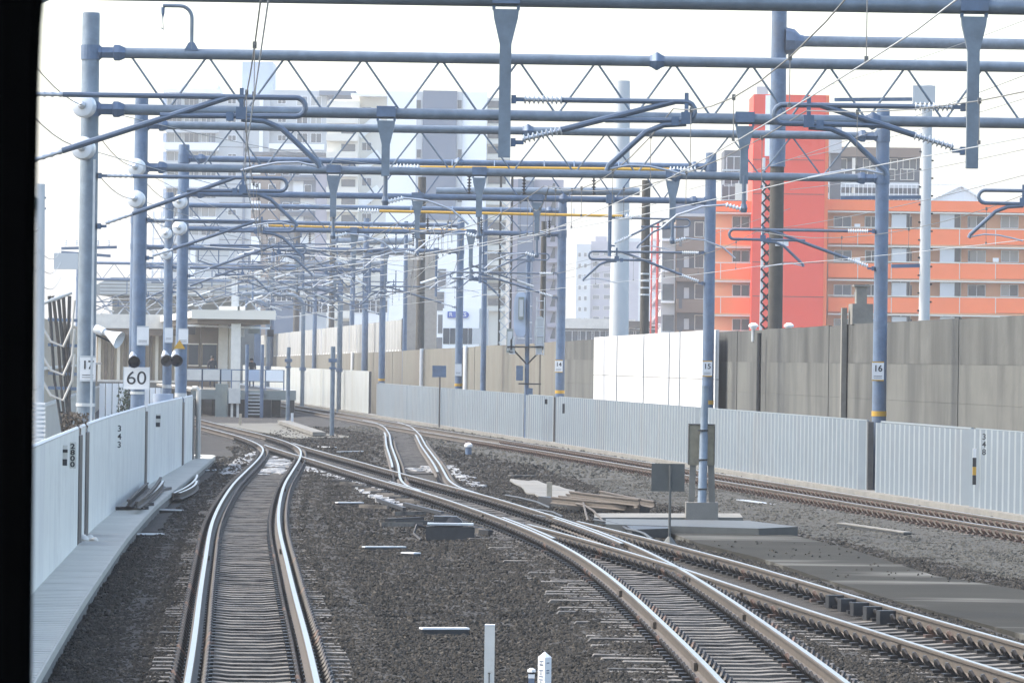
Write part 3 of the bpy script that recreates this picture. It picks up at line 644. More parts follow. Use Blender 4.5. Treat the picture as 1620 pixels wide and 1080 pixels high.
# gooseneck pipe standing on the second portal
d = 96; p = at(303, 78, d); q = at(258, 4, d)
gp = thing('gooseneck_pipe', 'bent pipe rising from the upper beam of the second portal, top left', 'pipe', (p.x, d, p.z))
pts = [(p.x, d, p.z), (p.x, d, p.z+.55)]+[(p.x-.22+.22*math.cos(a), d, p.z+.55+.22*math.sin(a)) for a in np.linspace(.2, math.pi/2, 6)]+[(q.x, d, p.z+.77)]
MB().tube(pts, .034, 8).build('pipe', M['steel'], gp, smooth=True)
MB().prism([(p.x-.13, p.z-.02), (p.x+.13, p.z-.02), (p.x+.05, p.z+.12), (p.x-.05, p.z+.12)], d-.03, d+.03).build('foot', M['steel2'], gp)
MB().lathe((q.x, d, p.z+.74), (q.x, d, p.z+.52), [(0,.035),(.5,.03),(.8,.012),(1,.008)], 8).tube([(q.x, d, p.z+.52), (q.x+.01, d, p.z+.34)], .008, 5).tube([(q.x-.04, d, p.z+.38), (q.x+.02, d, p.z+.34)], .008, 5).build('hanger', M['steel2'], gp)

# ------------------------------------------------------------------ cantilevers holding the wires
def insul(b, p0, p1, n=9, r=.055, core=.024):
    prof = [(0, core)]
    for k in range(n):
        f = (k+.5)/n; prof += [(f-.3/n, core), (f, r), (f+.12/n, r*.95), (f+.3/n, core)]
    prof.append((1, core)); b.lathe(p0, p1, prof, 12)
def cantilever(label, x0, d, sg, L, xw, zt=6.0, zb=5.15, arm=1, ins='porc', thin=False):
    """a bracket arm in the plane y = d: x0 where it is hinged, sg the side it points to, xw where the contact wire runs"""
    t = thing('cantilever', label, 'cantilever bracket', (x0, d, zb), 'cantilever brackets carrying the overhead wires')
    P = lambda u, z: (x0+sg*u, d, z); r = .033 if not thin else .026
    b = MB(); pts = [P(.62, zt), P(L, zt)]+[P(L+.115*math.sin(a), zt-.115*(1-math.cos(a))) for a in np.linspace(.3, math.pi, 7)]
    uw = (xw-x0)*sg
    pts += [P(max(.9, uw-1.0), zt-.24)]
    b.tube(pts, r, 8); b.build('top_tube', M['pipe'], t, smooth=True)
    ub = max(1.2, uw-.15)
    f = .62/ub; b = MB(); b.tube([P(.62, zb+(zt-zb)*f), P(ub, zt)], r*1.15, 8); b.build('brace_tube', M['pipe'], t, smooth=True)
    for z, zz in ((zt, zt), (zb, zb+(zt-zb)*f)):
        b = MB(); insul(b, P(.14, z if z == zt else zb+(zt-zb)*.14/ub), P(.64, zz), *((9, .058) if ins != 'plain' else (5, .034))); b.build('insulator', M['galv' if ins == 'plain' else ins], t, smooth=True)
        MB().box(P(.10, z), (.12, .05, .05)).box(P(.03, z), (.06, .14, .10)).build('hinge', M['steel2'], t)
    b = MB().box(P(uw, zt-.2), (.13, .09, .15)).box(P(uw-.14, zt-.24), (.09, .08, .11)).box(P(uw, zt-.03), (.05, .05, .28)); b.build('clamp', M['steel2'], t)
    a = arm; ex = uw+a*.95
    cv = [P(uw, zt-.27), P(uw+a*.28, zt-.29), P(uw+a*.5, zt-.38), P(uw+a*.95, zt-.80), P(uw+a*.97, zt-.86)]
    MB().tube(cv, r*1.05, 8).build('pull_off_arm', M['pipe'], t, smooth=True)
    st = [P(ex, zt-.84), P(uw+a*.7, zt-.79), P(uw+a*.45, zt-.80), P(uw+a*.2, zt-.85), P(uw, zt-.90)]
    MB().tube(st, .016, 6).build('steady_arm', M['galv'], t, smooth=True)
    return t
PX = lambda i, k: PORT[i][6][k][0]
for i, (d, xl, xr, *_r) in enumerate(PORT):
    nm = ORD[i]
    xa = cA.X(d); L = xa-xl+.55
    cantilever(f'grey pipe cantilever on the left column of the {nm} portal', xl+.17, d-.02, 1, L-.2, xa-.15, 6.02, 5.12, 1, 'plain')
    xe = cE.X(d+.6); cantilever(f'grey pipe cantilever on the right column of the {nm} portal', xr-.17, d+.55, -1, xr-xe+.4, xe+.12, 6.0, 5.12, 1 if i % 2 else -1)
cantilever('ribbed-insulator cantilever pointing right from the centre post of the nearest portal', PX(0,0)+.08, 66.25, 1, 2.15, cB.X(66)+.05, 6.05, 5.52, -1, 'galv')
cantilever('ribbed-insulator cantilever pointing left from the right post of the nearest portal', PX(0,1)-.08, 66.45, -1, 2.25, cC.X(66)-.05, 6.04, 5.5, -1, 'galv')
def hanger(label, x, d, zb, xw):
    t = thing('pull_off_arm', label, 'pull-off arm', (x, d, zb), 'curved arms under the drop posts')
    sg = 1 if xw > x else -1
    MB().tube([(x, d, zb+.15), (x, d, zb-.42)], .04, 8).lathe((x, d, zb-.36), (x, d, zb-.52), [(0,.05),(.5,.07),(1,.05)], 8).build('stem', M['pipe'], t)
    L = max(.5, min(1.5, abs(xw-x)))
    MB().tube([(x, d, zb-.46), (x+sg*.2*L, d, zb-.38), (x+sg*.5*L, d, zb-.42), (x+sg*.8*L, d, zb-.58), (x+sg*L, d, zb-.84)], .022, 6).build('arm', M['galv'], t, smooth=True)
    b = MB(); insul(b, (x+sg*.03, d, zb-.46), (x+sg*.22*L, d, zb-.38), 5, .05); b.build('insulator', M['porc'], t, smooth=True)
for i, lst in ((1, (cB, cC)), (2, (cB, cB, cE)), (3, (cB, cD)), (4, (cB, cD)), (5, (cA, cE)), (6, (cA, cE)), (7, (cE,))):
    d = PORT[i][0]
    for k, c in enumerate(lst):
        nk = len(PORT[i][6]); wh = {1: ['single'], 2: ['left', 'right'], 3: ['left', 'middle', 'right']}[nk][k]
        hanger(f'curved insulated arm under the {wh} drop post of the {ORD[i]} portal', PX(i, k), d+.3, PORT[i][6][k][1], c.X(d))
# extra brackets of the crowded middle distance, on short pipes hung from the portals
for n, (i, px, py, sg, L, lb) in enumerate(((4, 560, 372, -1, 2.6, 'thin bracket hung from the fifth portal, left one'), (4, 760, 400, 1, 2.4, 'thin bracket hung from the fifth portal, right one'), (5, 690, 430, 1, 2.4, 'thin bracket hung from the sixth portal, right one'), (5, 480, 415, -1, 2.8, 'thin bracket hung from the sixth portal, left one'), (5, 585, 425, -1, 2.4, 'thin bracket hung from the sixth portal, middle one'),
        (6, 640, 455, -1, 2.6, 'thin bracket hung from the seventh portal, far right one'), (6, 560, 445, 1, 2.6, 'thin bracket hung from the seventh portal, middle one'), (6, 400, 440, 1, 3.0, 'thin bracket hung from the seventh portal, left one'), (7, 500, 458, -1, 2.8, 'thin bracket hung from the eighth portal, right one'), (7, 390, 452, 1, 2.8, 'thin bracket hung from the eighth portal, left one'), (3, 965, 345, 1, 2.2, 'thin bracket hung from the fourth portal'))):
    d = PORT[i][0]+.35; p = at(px, py, d); zl = PORT[i][4]; p.z = min(p.z, zl-.5); p.x = min(max(p.x, PORT[i][1]+1), PORT[i][2]-1)
    t = cantilever(lb, p.x, d, sg, L, p.x+sg*L*.8, p.z, p.z-.8, -1, 'porc', True)
    MB().tube([(p.x, d, p.z-1.1), (p.x, d, zl+.12)], .055, 8).build('hung_pipe', M['steel2'], t); MB().bx(p.x-.12, p.x+.12, d-.45, d+.07, zl-.12, zl+.13).build('clamp', M['steel2'], t)

# ------------------------------------------------------------------ wires
def wire(name, label, group, pts, r=.009, m='wire'):
    b = MB(); b.tube(pts, r, 5); return tag(b.build(name, M[m], None, smooth=True), label, 'overhead wire', group)
def catenary(c, nm, ds, y0, y1, st):
    ds = [y0]+[d for d in ds if y0 < d < y1]+[y1]
    cp = []; mp = []; dr = MB()
    for j in range(len(ds)-1):
        a, e_ = ds[j], ds[j+1]
        for k in range(8):
            y = a+(e_-a)*k/8; f = k/8; xs = (c.X(a)+st*(1 if j % 2 else -1))*(1-f)+(c.X(e_)-st*(1 if j % 2 else -1))*f
            # the wire runs straight between its supports
            cp.append((xs, y, 5.12-.03*4*f*(1-f))); zm = 5.95-.42*4*f*(1-f); mp.append((xs, y, zm))
            if k in (1, 3, 5, 7): dr.tube([(xs, y, 5.11), (xs, y, zm)], .0045, 4); dr.box((xs, y, zm), (.035, .06, .06)); dr.box((xs, y, 5.13), (.03, .05, .04))
    t = tag(thing('overhead_line', f'contact wire, carrier wire and droppers over the {nm}', 'overhead line', (c.X(y0), y0, 5)), group='overhead lines along the tracks')
    b = MB(); b.tube(cp, .0065, 5); b.build('contact_wire', M['galv'], t, smooth=True)
    b = MB(); b.tube(mp, .0075, 5); b.build('carrier_wire', M['wire'], t, smooth=True); dr.build('dropper', M['wire'], t)
DS = [p[0] for p in PORT]
catenary(cA, 'nearest left track', [15]+DS, -6, 390, .12); catenary(cB, 'middle track', [36.5]+DS, 8, 185, .12); catenary(cC, 'right foreground track', [36.5]+DS, 8, 98, .1)
catenary(cE, 'far right track by the fence', [62]+DS, 61, 425, .12); catenary(cD, 'short crossover', DS, 114, 245, .1)
# feeder wires on white drum insulators along the left columns
fpts = {7.25: [], 6.5: []}
for i in range(0, 5):
    d, xl = PORT[i][0], PORT[i][1]
    for z in fpts:
        t = thing('drum_insulator', f'white drum insulator, {"upper" if z > 7 else "lower"} one on the left column of the {ORD[i]} portal', 'insulator', (xl-.1, d-.5, z), 'white drum insulators on the left columns')
        b = MB(); b.lathe((xl-.1, d-.58, z), (xl-.04, d-.25, z-.02), [(0,.06),(.03,.15),(.1,.195),(.3,.21),(.7,.21),(.9,.195),(1,.12)], 20); b.build('drum', M['porc'], t, smooth=True)
        MB().lathe((xl-.1, d-.66, z), (xl-.09, d-.56, z), [(0,.03),(.3,.07),(1,.075)], 12).build('hub', M['galv'], t)
        MB().bx(xl-.05, xl+.0, d-.28, d-.15, z-.05, z+.05).build('bracket', M['steel2'], t)
        fpts[z].append((xl-.1, d-.62, z))
for z, ps in fpts.items():
    nmz = 'upper' if z > 7 else 'lower'
    for k in range(4):
        a, e_ = Vector(ps[k]), Vector(ps[k+1]); pts = [a.lerp(e_, f)-Vector((0, 0, .25*4*f*(1-f))) for f in np.linspace(0, 1, 9)]
        wire('feeder_wire', f'{nmz} feeder wire between the {ORD[k]} and {ORD[k+1]} portals on the left', 'feeder wires on the left columns', pts)
def span(a, e_, sag): a, e_ = Vector(a), Vector(e_); return [a.lerp(e_, f)-Vector((0,0,sag*4*f*(1-f))) for f in np.linspace(0, 1, 11)]
a = Vector(fpts[7.25][1]); e2 = Vector(fpts[6.5][1])
cw = [(fpts[7.25][1], at(622, 263, 155), .15, 'thin wire slanting from the upper drum of the second portal to the first yellow bar'),
      (fpts[6.5][1], at(575, 333, 196), .2, 'thin wire slanting from the lower drum of the second portal to the second yellow bar'),
      (fpts[7.25][2], at(430, 357, 238), .2, 'thin wire slanting from the upper drum of the third portal to the third yellow bar'),
      (fpts[6.5][2], at(640, 430, 281), .2, 'thin wire slanting from the lower drum of the third portal across the tower'),
      (at(1290, 140, 160), at(1640, 25, 105), .1, 'thin power wire rising to the right edge beside the grey arm beam'),
      (at(1262, 250, 165), at(1640, 150, 110), .1, 'thin power wire crossing the pale bolted pole high up'),
      (at(1250, 300, 165), at(1640, 232, 110), .1, 'thin power wire crossing above the orange flats'),
      (at(1090, 300, 165), at(1640, 112, 98), .12, 'thin power wire rising from the white building to the right edge'),
      (at(1240, 360, 165), at(1640, 272, 105), .1, 'thin power wire below the bolted pole crossarm'),
      (at(900, 425, 250), at(1250, 330, 166), .2, 'thin power wire sagging between the two big poles'),
      (at(760, 440, 290), at(985, 395, 206), .2, 'thin power wire left of the big pale pole'),
      (at(560, 470, 330), at(985, 425, 206), .3, 'lowest thin power wire left of the big pale pole')]
for p0, p1, sag, lb in cw: wire('power_wire', lb, 'thin power wires', span(p0, p1, sag), .008)
rnd = random.Random(11)
NTH = ['leftmost', 'second', 'third', 'fourth', 'fifth', 'sixth', 'seventh', 'eighth', 'ninth', 'tenth', 'eleventh', 'twelfth']
for i, n in ((3, 6), (4, 12), (5, 12), (6, 12)):
    d0 = PORT[i][0]+.3; d1 = PORT[i+1][0]-.3
    for k, xa in enumerate(sorted(rnd.uniform(PORT[i][1]+.5, PORT[i][2]-.5) for _ in range(n))):
        xb = rnd.uniform(PORT[i+1][1]+.5, PORT[i+1][2]-.5); za, zb2 = rnd.choice((7.4, 6.9, 6.3, 5.7)), rnd.choice((7.4, 6.8, 6.2, 5.6))
        wire('tangle_wire', f'thin sagging wire running back from the {ORD[i]} portal, {NTH[k]} from the left', 'tangle wires between the middle portals', span((xa, d0, za), (xb, d1, zb2), rnd.uniform(.1, .6)), .011, rnd.choice(('wire', 'galv', 'wire')))
for i, n in ((4, 5), (5, 9), (6, 9), (7, 6)):
    for k, x in enumerate(sorted(rnd.uniform(PORT[i][1]+1, PORT[i][2]-1) for _ in range(n))):
        d0 = PORT[i][0]+.7+.03*k; sg = rnd.choice((-1, 1)); z = rnd.uniform(5.3, 6.8)
        t = thing('strut_insulator', f'slanting strut with ribless insulator under the {ORD[i]} portal, {NTH[k]} from the left', 'strut', (x, d0, z), 'slanting struts of the middle portals')
        MB().tube([(x, d0, z), (x+sg*1.7, d0, z+.55)], .035, 6).build('strut', M['pipe'], t); MB().tube([(x-sg*.6, d0, z-.2), (x, d0, z)], .045, 7).build('insulator', M['porc' if k % 3 == 0 else 'bgrey' if k % 3 == 1 else 'pipe'], t)
        MB().tube([(x+sg*1.7, d0, z+.5), (x+sg*1.7, d0, PORT[i][4]+.02)], .03, 5).build('hanger', M['steel2'], t)
# yellow insulated bars
for i, (xa, ya, xb, yb_, d) in enumerate(((664, 265, 1058, 268.5, 154.4), (600, 334, 985, 342, 195.3), (425, 357, 752, 365, 237.2))):
    p, q = at(xa, ya, d), at(xb, yb_, d)
    t = thing('insulated_bar', ['uppermost', 'middle', 'lowest'][i]+' long yellow bar hung across the tracks with ribbed ends', 'insulated bar', p, 'yellow insulated bars')
    MB().tube([p, q], .052, 10).build('bar', M['yellow'], t, smooth=True)
    for s, e_ in ((p, -1), (q, 1)):
        b = MB(); insul(b, s, s+Vector((e_*.8, 0, .01)), 8, .1, .03); b.build('insulator', M['porc'], t, smooth=True)
    for f in (.13, .3, .5, .62, .8):
        x = p.lerp(q, f); MB().tube([(x.x, d, x.z+.05), (x.x, d+.5, x.z+.25)], .02, 5).build('clamp', M['steel2'], t)
    for f in (.2, .42, .7):
        x = p.lerp(q, f); b = MB(); b.tube([x, x-Vector((0, 0, .25))], .012, 5); insul(b, x-Vector((0,0,.2)), x-Vector((0,0,.75)), 6, .07); b.build('hanging_insulator', M['dark'], t)

# ------------------------------------------------------------------ signs, lamps and loudspeaker on the columns
def nplate(s, px, py, d, label, w_=.28, h_=.40):
    p = at(px, py, d); t = thing('number_plate', label, 'number plate', p)
    MB().bx(p.x-w_/2, p.x+w_/2, d-.015, d+.01, p.z-h_/2, p.z+h_/2).build('plate', M['wht'], t)
    if s: text(s, .21, (p.x, d-.02, p.z+.06), M['blk'], t, bold=.004)
    b = MB(); b.bx(p.x-.1, p.x+.1, d-.019, d-.0155, p.z-.12, p.z-.108); b.bx(p.x-.1, p.x+.1, d-.019, d-.0155, p.z-.16, p.z-.15); b.build('ruled_line', M['blk'], t)
    MB().bx(p.x-w_/2, p.x+w_/2, d-.014, d+.01, p.z-h_/2-.03, p.z-h_/2-.001).build('tape', M['yellow' if s in ('16', '15', '14') else 'galv'], t)
    MB().bx(p.x-w_/2, p.x+w_/2, d-.014, d+.01, p.z+h_/2+.001, p.z+h_/2+.03).build('tape', M['yellow' if s in ('16', '15', '14') else 'galv'], t)
nplate('17', 139, 583, 95.8, 'white number plate 17 on the big left column')
nplate('16', 1389, 587, 127.4, 'white number plate 16 on the right column')
nplate('15', 1119, 583, 155.4, 'white number plate 15 on the column behind the brown cabinet')
nplate('14', 884, 579, 196.4, 'white number plate 14 on the column right of the signal mast')
nplate('', 725, 585, 238.4, 'blank white plate on the column under the blue shop sign', .3, .5)
nplate('', 226, 531, 126.8, 'blank white plate on the column above the 60 sign'); nplate('', 267, 530, 195.8, 'blank white plate on the narrow column right of the 60 sign', .3, .5); nplate('', 290, 532, 154.8, 'blank white plate above the yellow triangle')
p = at(284, 545, 154.75); t = thing('warning_sign', 'small yellow triangle sign on the left column', 'warning sign', p)
MB().prism([(p.x-.17, p.z-.12), (p.x+.17, p.z-.12), (p.x, p.z+.14)], p.y-.02, p.y).build('triangle', M['yellow'], t)
d = 126.7; p = at(216, 598, d); t = thing('speed_sign', 'square white speed limit sign reading 60 on the left column', 'speed sign', p)
MB().bx(p.x-.30, p.x+.30, d-.03, d, p.z-.26, p.z+.26).build('board', M['wht'], t); text('60', .44, (p.x, d-.035, p.z-.01), M['blk'], t, sx=1.12)
MB().bx(p.x-.315, p.x-.301, d-.035, d+.01, p.z-.27, p.z+.27).bx(p.x+.301, p.x+.315, d-.035, d+.01, p.z-.27, p.z+.27).build('frame', M['galv'], t)
for px, py, d, lb in ((211, 570, 126.5, 'black conical lamp above the 60 sign'), (262, 568, 195.3, 'left lamp of the pair under the blank plates'), (278, 568, 154.5, 'right lamp of the pair under the yellow triangle')):
    p = at(px, py, d); s = d/127; t = thing('signal_lamp', lb, 'lamp', p, 'hooded lamps on the left columns')
    MB().lathe((p.x-.02*s, d+.1, p.z+.06*s), (p.x+.04*s, d-.28, p.z-.04*s), [(0,.03*s),(.15,.09*s),(.5,.11*s),(1,.145*s),(.97,.135*s),(.6,.09*s)], 16).build('hood', M['blk'], t, smooth=True)
    MB().lathe((p.x-.03*s, d+.05, p.z+.20*s), (p.x-.01*s, d+.02, p.z+.07*s), [(0,.03*s),(.5,.075*s),(1,.10*s)], 10).build('cap', M['galv'], t)
    MB().bar((p.x, d+.06, p.z), (p.x+.15*s, d+.35, p.z), .05, .05).build('arm', M['steel2'], t)
d = 95.5; p = at(176, 532, d); t = thing('loudspeaker', 'white horn loudspeaker on the right side of the big left column', 'loudspeaker', p)
MB().lathe(at(160, 522, d), at(189, 538, d-.15), [(0,.06),(.15,.07),(.16,.04),(.4,.06),(.7,.11),(1,.16),(.98,.15),(.7,.09)], 18).build('horn', M['wht'], t, smooth=True)
MB().lathe(at(150, 519, d+.05), at(166, 527, d), [(0,.07),(.3,.085),(.8,.085),(1,.05)], 12).build('driver', M['wht'], t, smooth=True)
MB().bar(at(152, 530, d), at(174, 540, d), .04, .03).build('bracket', M['dark'], t)
d = 95.7; b = MB(); p = at(148, 420, d)
for k in range(1):
    b.bx(p.x-.02, p.x+.02, d-.14, d-.1, -.2, 6.3)
tag(b.build('cable_duct', M['galv'], None), 'thin bright cable duct running down the big left column', 'cable duct')

# ------------------------------------------------------------------ marks on the fences
def stack(name, label, s, px, py, d, h, step, plate=None, sx=1.0):
    p = at(px, py, d); t = thing(name, label, 'marker', p)
    n = len(s)
    if plate: MB().bx(p.x-plate/2, p.x+plate/2, d+.004, d+.02, p.z-n*step+.35*step, p.z+.75*step).build('plate', M['offw'], t)
    for k, ch in enumerate(s): text(ch, h, (p.x, d, p.z-k*step), M['blk'], t, name='digit', sx=sx, bold=.003)
def fenceleft_at(px): y = yleft(px); return y
y = yleft(188)-1.0; stack('fence_number', 'black number 343 stacked down the left fence', '343', 189, 678, y, .155, .148)
y = yleft(114)-1.4; stack('number_strip', 'pale strip with 2800 stacked, left fence', '2800', 115, 706, y, .10, .085, .1, 1.3)
for px, lb, s in ((102, 'black and cream marker squares left of the 2800 strip', 1.0), (249, 'black and cream marker squares on the farthest panel of the left fence', 1.0)):
    y = yleft(px)-1.2; py0 = 713 if px < 150 else 659.5; f = y/F
    p = at(px, py0, y); t = thing('marker_plate', lb, 'marker', p, 'striped markers on the left fence')
    MB().bx(p.x-5*f, p.x+5*f, y, y+.01, p.z-2.4*f, p.z+2.4*f).bx(p.x-4.7*f, p.x+4.2*f, y, y+.01, p.z-(23*f if px < 150 else 15*f), p.z-(13*f if px < 150 else 8.5*f)).build('black_square', M['blk'], t)
    MB().bx(p.x-5*f, p.x+4.8*f, y+.012, y+.02, p.z-(23.5*f if px < 150 else 16*f), p.z+(9*f if px < 150 else 5*f)).build('cream_plate', M['offw'], t)
y = yfence(1557)-1.6; stack('fence_number', 'black number 348 stacked down the right fence', '348', 1557, 691, y, .17, .157)
y = yfence(1541)-1.5; p = at(1542, 742, y); t = thing('striped_post', 'slim black, yellow and white marker post on the right fence', 'marker post', p)
for k, (za, zb_, m) in enumerate(((-.32, -.12, 'blk'), (-.118, .05, 'yellow'), (.052, .24, 'blk'), (.242, .43, 'wht'))): MB().bx(p.x-.045, p.x+.03, y-.02, y+.02, p.z+za, p.z+zb_).build('band', M[m], t)
for px, py, h, lb in ((864, 635, .18, 'tiny black mark on the right fence left of column 14'), (892, 646, .34, 'tiny black mark on the right fence right of column 14')):
    y = yfence(px)-1.4; p = at(px, py, y); tag(MB().bx(p.x-.05, p.x+.05, y, y+.02, p.z-h/2, p.z+h/2).build('marker_plate', M['blk'], None), lb, 'marker', 'tiny marks on the right fence')

# ------------------------------------------------------------------ poles behind the wall
def pole(name, label, px, ptop, pbot, d, r, m, cat='pole', taper=.85):
    a, b_ = at(px, pbot, d), at(px, ptop, d); t = thing(name, label, cat, (a.x, d, -.7))
    MB().lathe((a.x, d, -.7), (a.x, d, b_.z), [(0, r), (1, r*taper)], 16).build('shaft', M[m], t, smooth=True); return t, a.x, b_.z
dB = ywall(1224)+7
t, x, z = pole('concrete_pole', 'tall brown-grey pole in front of the red tower, reaching the top edge', 1226, -20, 520, dB, .235, 'polebrown')
b = MB(); zz = at(1300, 66, dB).z
b.lathe((x+.2, dB, zz), (x+.75, dB, zz), [(0,.42),(.5,.36),(.8,.2),(1,.18)], 8); b.build('bracket', M['steel2'], t)
MB().tube([(x+.7, dB, zz), (x+12, dB, zz)], .17, 14).build('arm_beam', M['steel'], t, smooth=True)
MB().lathe((x, dB, 8.8), (x, dB, zz+2.4), [(0,.245),(1,.225)], 16).build('upper_sleeve', M['steel2'], t, smooth=True)
p = at(1237, 384, dB-.3); MB().bx(p.x-.2, p.x+.2, dB-.32, dB-.28, p.z-.1, p.z+.1).build('plate', M['wht'], t)
d = dB+3; a, e_ = at(1211, 525, d), at(1217, 250, d); t = thing('lattice_mast', 'slim black and white lattice mast beside the brown-grey pole', 'lattice mast', (a.x, d, -.7))
for sx in (-.17, .17):
    for sy in (-.17, .17): MB().bar((a.x+sx, d+sy, -.7), (a.x+sx+.05, d+sy, e_.z), .07, .07).build('leg', M['wht'] if sx < 0 else M['dark'], t)
z = 2.0; b = MB()
while z < e_.z-.4:
    for sy in (-.19, .19): b.bar((a.x-.17, d+sy, z), (a.x+.17, d+sy, z+.34), .05, .05); b.bar((a.x+.17, d+sy*1.03, z), (a.x-.17, d+sy*1.03, z+.34), .05, .05)
    z += .34
b.build('lacing', M['dark'], t)
t, x, z = pole('bolted_pole', 'pale bolted concrete pole in front of the orange flats', 1462, 135, 510, ywall(1464)+3, .145, 'bgrey', taper=.9)
d = ywall(1464)+3; b = MB()
for k in range(22): b.box((x+(.15 if k % 2 else -.15), d-.02, 4.2+k*.22), (.06, .05, .04))
b.build('step_bolt', M['dark'], t)
for py, x0, x1 in ((157, 1320, 1462), (420, 1410, 1462), (312, 1330, 1462)):
    p, q = at(x0, py+1, d), at(x1, py, d); MB().bar(p, q, .09, .09).build('crossarm', M['steel2'], t)
p = at(1461, 152, d); MB().bx(p.x-.28, p.x+.28, d-.2, d+.2, p.z-.2, p.z+.25).build('cap_box', M['bgrey'], t)
for px, pt, pb, d, lb in ((430, 385, 560, 430, 'slender pole over the platform canopy, left one'), (497, 440, 570, 372, 'slender pole over the platform canopy, right one'), (640, 350, 545, 296, 'slender pole at the end of the noise barrier'), (765, 330, 545, 236, 'slender pole behind the wall, right of the blue shop sign'), (858, 350, 540, 222, 'slender dark pole just left of column 14')):
    pole('steel_pole', lb, px, pt, pb, d, .13 if d < 300 else .17, 'steel2' if px != 858 else 'polebrown')
t, x, z = pole('concrete_pole', 'thick pale grey pole left of the brown flats', 979, 128, 540, ywall(972)+10, .41, 'bgrey', taper=.72)
t, x, z = pole('concrete_pole', 'thin dark olive pole right of the thick pale pole', 1019, 285, 535, ywall(1018)+6, .17, 'polebrown', taper=.9)
for k in range(4): MB().lathe((x, ywall(1018)+6, 5.2+k*.25), (x, ywall(1018)+6, 5.26+k*.25), [(0,.19),(1,.19)], 12).build('band', M['galv'], t)
pole('concrete_pole', 'dark pole rising behind the wall left of the blue shop sign', 664, 280, 560, ywall(664)+6, .24, 'polebrown', taper=.9)
pole('concrete_pole', 'dark distant pole above the noise barrier, left one', 468, 365, 545, 470, .27, 'polebrown', taper=.95)
pole('concrete_pole', 'dark distant pole above the noise barrier, right one', 524, 320, 540, 400, .22, 'polebrown', taper=.95)
pole('steel_pole', 'slender blue-grey pole over the noise barrier', 556, 360, 560, 340, .17, 'steel2')
pole('steel_pole', 'slender blue-grey pole left of the noise barrier end', 577, 345, 560, 318, .2, 'steel2')
for k, (xa, xb, py, d, r) in enumerate(((524, 652, 382, 400, .26), (524, 650, 398, 398, .26), (468, 602, 417, 470, .30), (440, 532, 437, 468, .28), (690, 1012, 303, 205, .15))):
    p, q = at(xa, py, d), at(xb, py, d); tag(MB().tube([p, q], r, 12).build('pale_arm_beam', M['steel'], None, smooth=True), ['upper beam of the taller far dark pole above the barrier', 'lower beam of the taller far dark pole above the barrier', 'upper beam of the left far dark pole above the barrier', 'lower beam of the left far dark pole above the barrier', 'long pale beam fixed to the thick pale grey pole'][k], 'beam', 'pale beams of the poles behind the wall')
d = ywall(798)+9; a = at(798, 545, d); t = thing('lattice_mast', 'lattice mast behind the signal mast in the centre', 'lattice mast', (a.x, d, -.7)); zt = at(800, 280, d).z
for sx in (-.26, .26):
    for sy in (-.26, .26): MB().bar((a.x+sx, d+sy, -.7), (a.x+sx, d+sy, zt), .10, .10).build('leg', M['polebrown'], t)
z = 2.6; b = MB()
while z < zt-.6:
    b.bar((a.x-.26, d-.29, z), (a.x+.26, d-.29, z+.5), .05, .04); b.bar((a.x+.26, d-.32, z), (a.x-.26, d-.32, z+.5), .05, .04); z += .5
b.build('lacing', M['galv'], t)

# ------------------------------------------------------------------ signal mast, small boards, posts in the yard
d = yfence(833)-.2; p = at(832, 692, d); t = thing('signal_mast', 'dark signal mast with caged platform standing at the right fence', 'signal mast', (p.x, d, -.2))
zt = at(838, 545, d).z; MB().tube([(p.x, d, -.2), (p.x, d, at(846, 400, d).z)], .085, 10).build('mast', M['steel2'], t, smooth=True)
MB().bx(p.x-.75, p.x+.62, d-.35, d+.35, zt-.12, zt-.06).build('platform', M['dark'], t)
for s in (-1, 1): MB().tube([(p.x, d-.05, zt-.75), (p.x+s*.6, d-.05, zt-.12)], .035, 6).build('strut', M['dark'], t)
for (xa, xb, ya, yb_, m) in ((801, 812, 520, 558, 'gcab'), (806, 815, 532, 560, 'bgrey'), (849, 858, 530, 560, 'galv'), (820, 829, 470, 505, 'gcab')):
    q, e_ = at(xa, yb_, d), at(xb, ya, d); b = MB(); b.bx(q.x, e_.x, d-.25, d-.05, q.z, e_.z); b.bx(q.x+.03, e_.x-.03, d-.27, d-.251, q.z+.1, e_.z-.1, 1); b.build('signal_head', [M[m], M['bgrey']], t)
b = MB()
for xx in (848, 860):
    q, e_ = at(xx, 562, d), at(xx, 470, d); b.tube([(q.x, d-.3, q.z), (q.x, d-.3, e_.z)], .022, 5)
for k in range(7):
    q, e_ = at(848, 560-k*14, d), at(860, 560-k*14, d); b.tube([(q.x, d-.3, q.z), (e_.x, d-.3, q.z)], .018, 5)
b.build('ladder', M['galv'], t)
for (xa, xb, ya, yb_, m) in ((812, 836, 462, 532, 'skyblue'), (845, 862, 500, 556, 'bgrey')):
    q, e_ = at(xa, yb_, d), at(xb, ya, d); cx, cz, rx, rz = (q.x+e_.x)/2, (q.z+e_.z)/2, (e_.x-q.x)/2, (e_.z-q.z)/2
    MB().prism([(cx+rx*math.copysign(abs(math.cos(a))**.6, math.cos(a)), cz+rz*math.copysign(abs(math.sin(a))**.7, math.sin(a))) for a in np.linspace(0, 6.03, 18)], d-.04, d+.0).build('back_board', M[m], t)
q = at(822, 590, d); MB().bx(q.x-.13, q.x+.13, d-.2, d-.02, q.z-.28, q.z+.28).build('junction_box', M['steel2'], t)
q = at(837, 607, d); MB().bar((q.x-.4, d-.1, q.z), (q.x+.45, d-.1, q.z), .05, .05).build('crossarm', M['dark'], t)
q = at(836, 622, d); MB().bx(q.x-.05, q.x+.16, d-.2, d-.02, q.z-.2, q.z+.2).build('lock_box', M['steel2'], t)
d = 233; p = at(695, 657, d); t = thing('board_sign', 'small grey board on a thin post by the middle of the right fence', 'sign', (p.x, d, -.15)); q = at(695, 587, d)
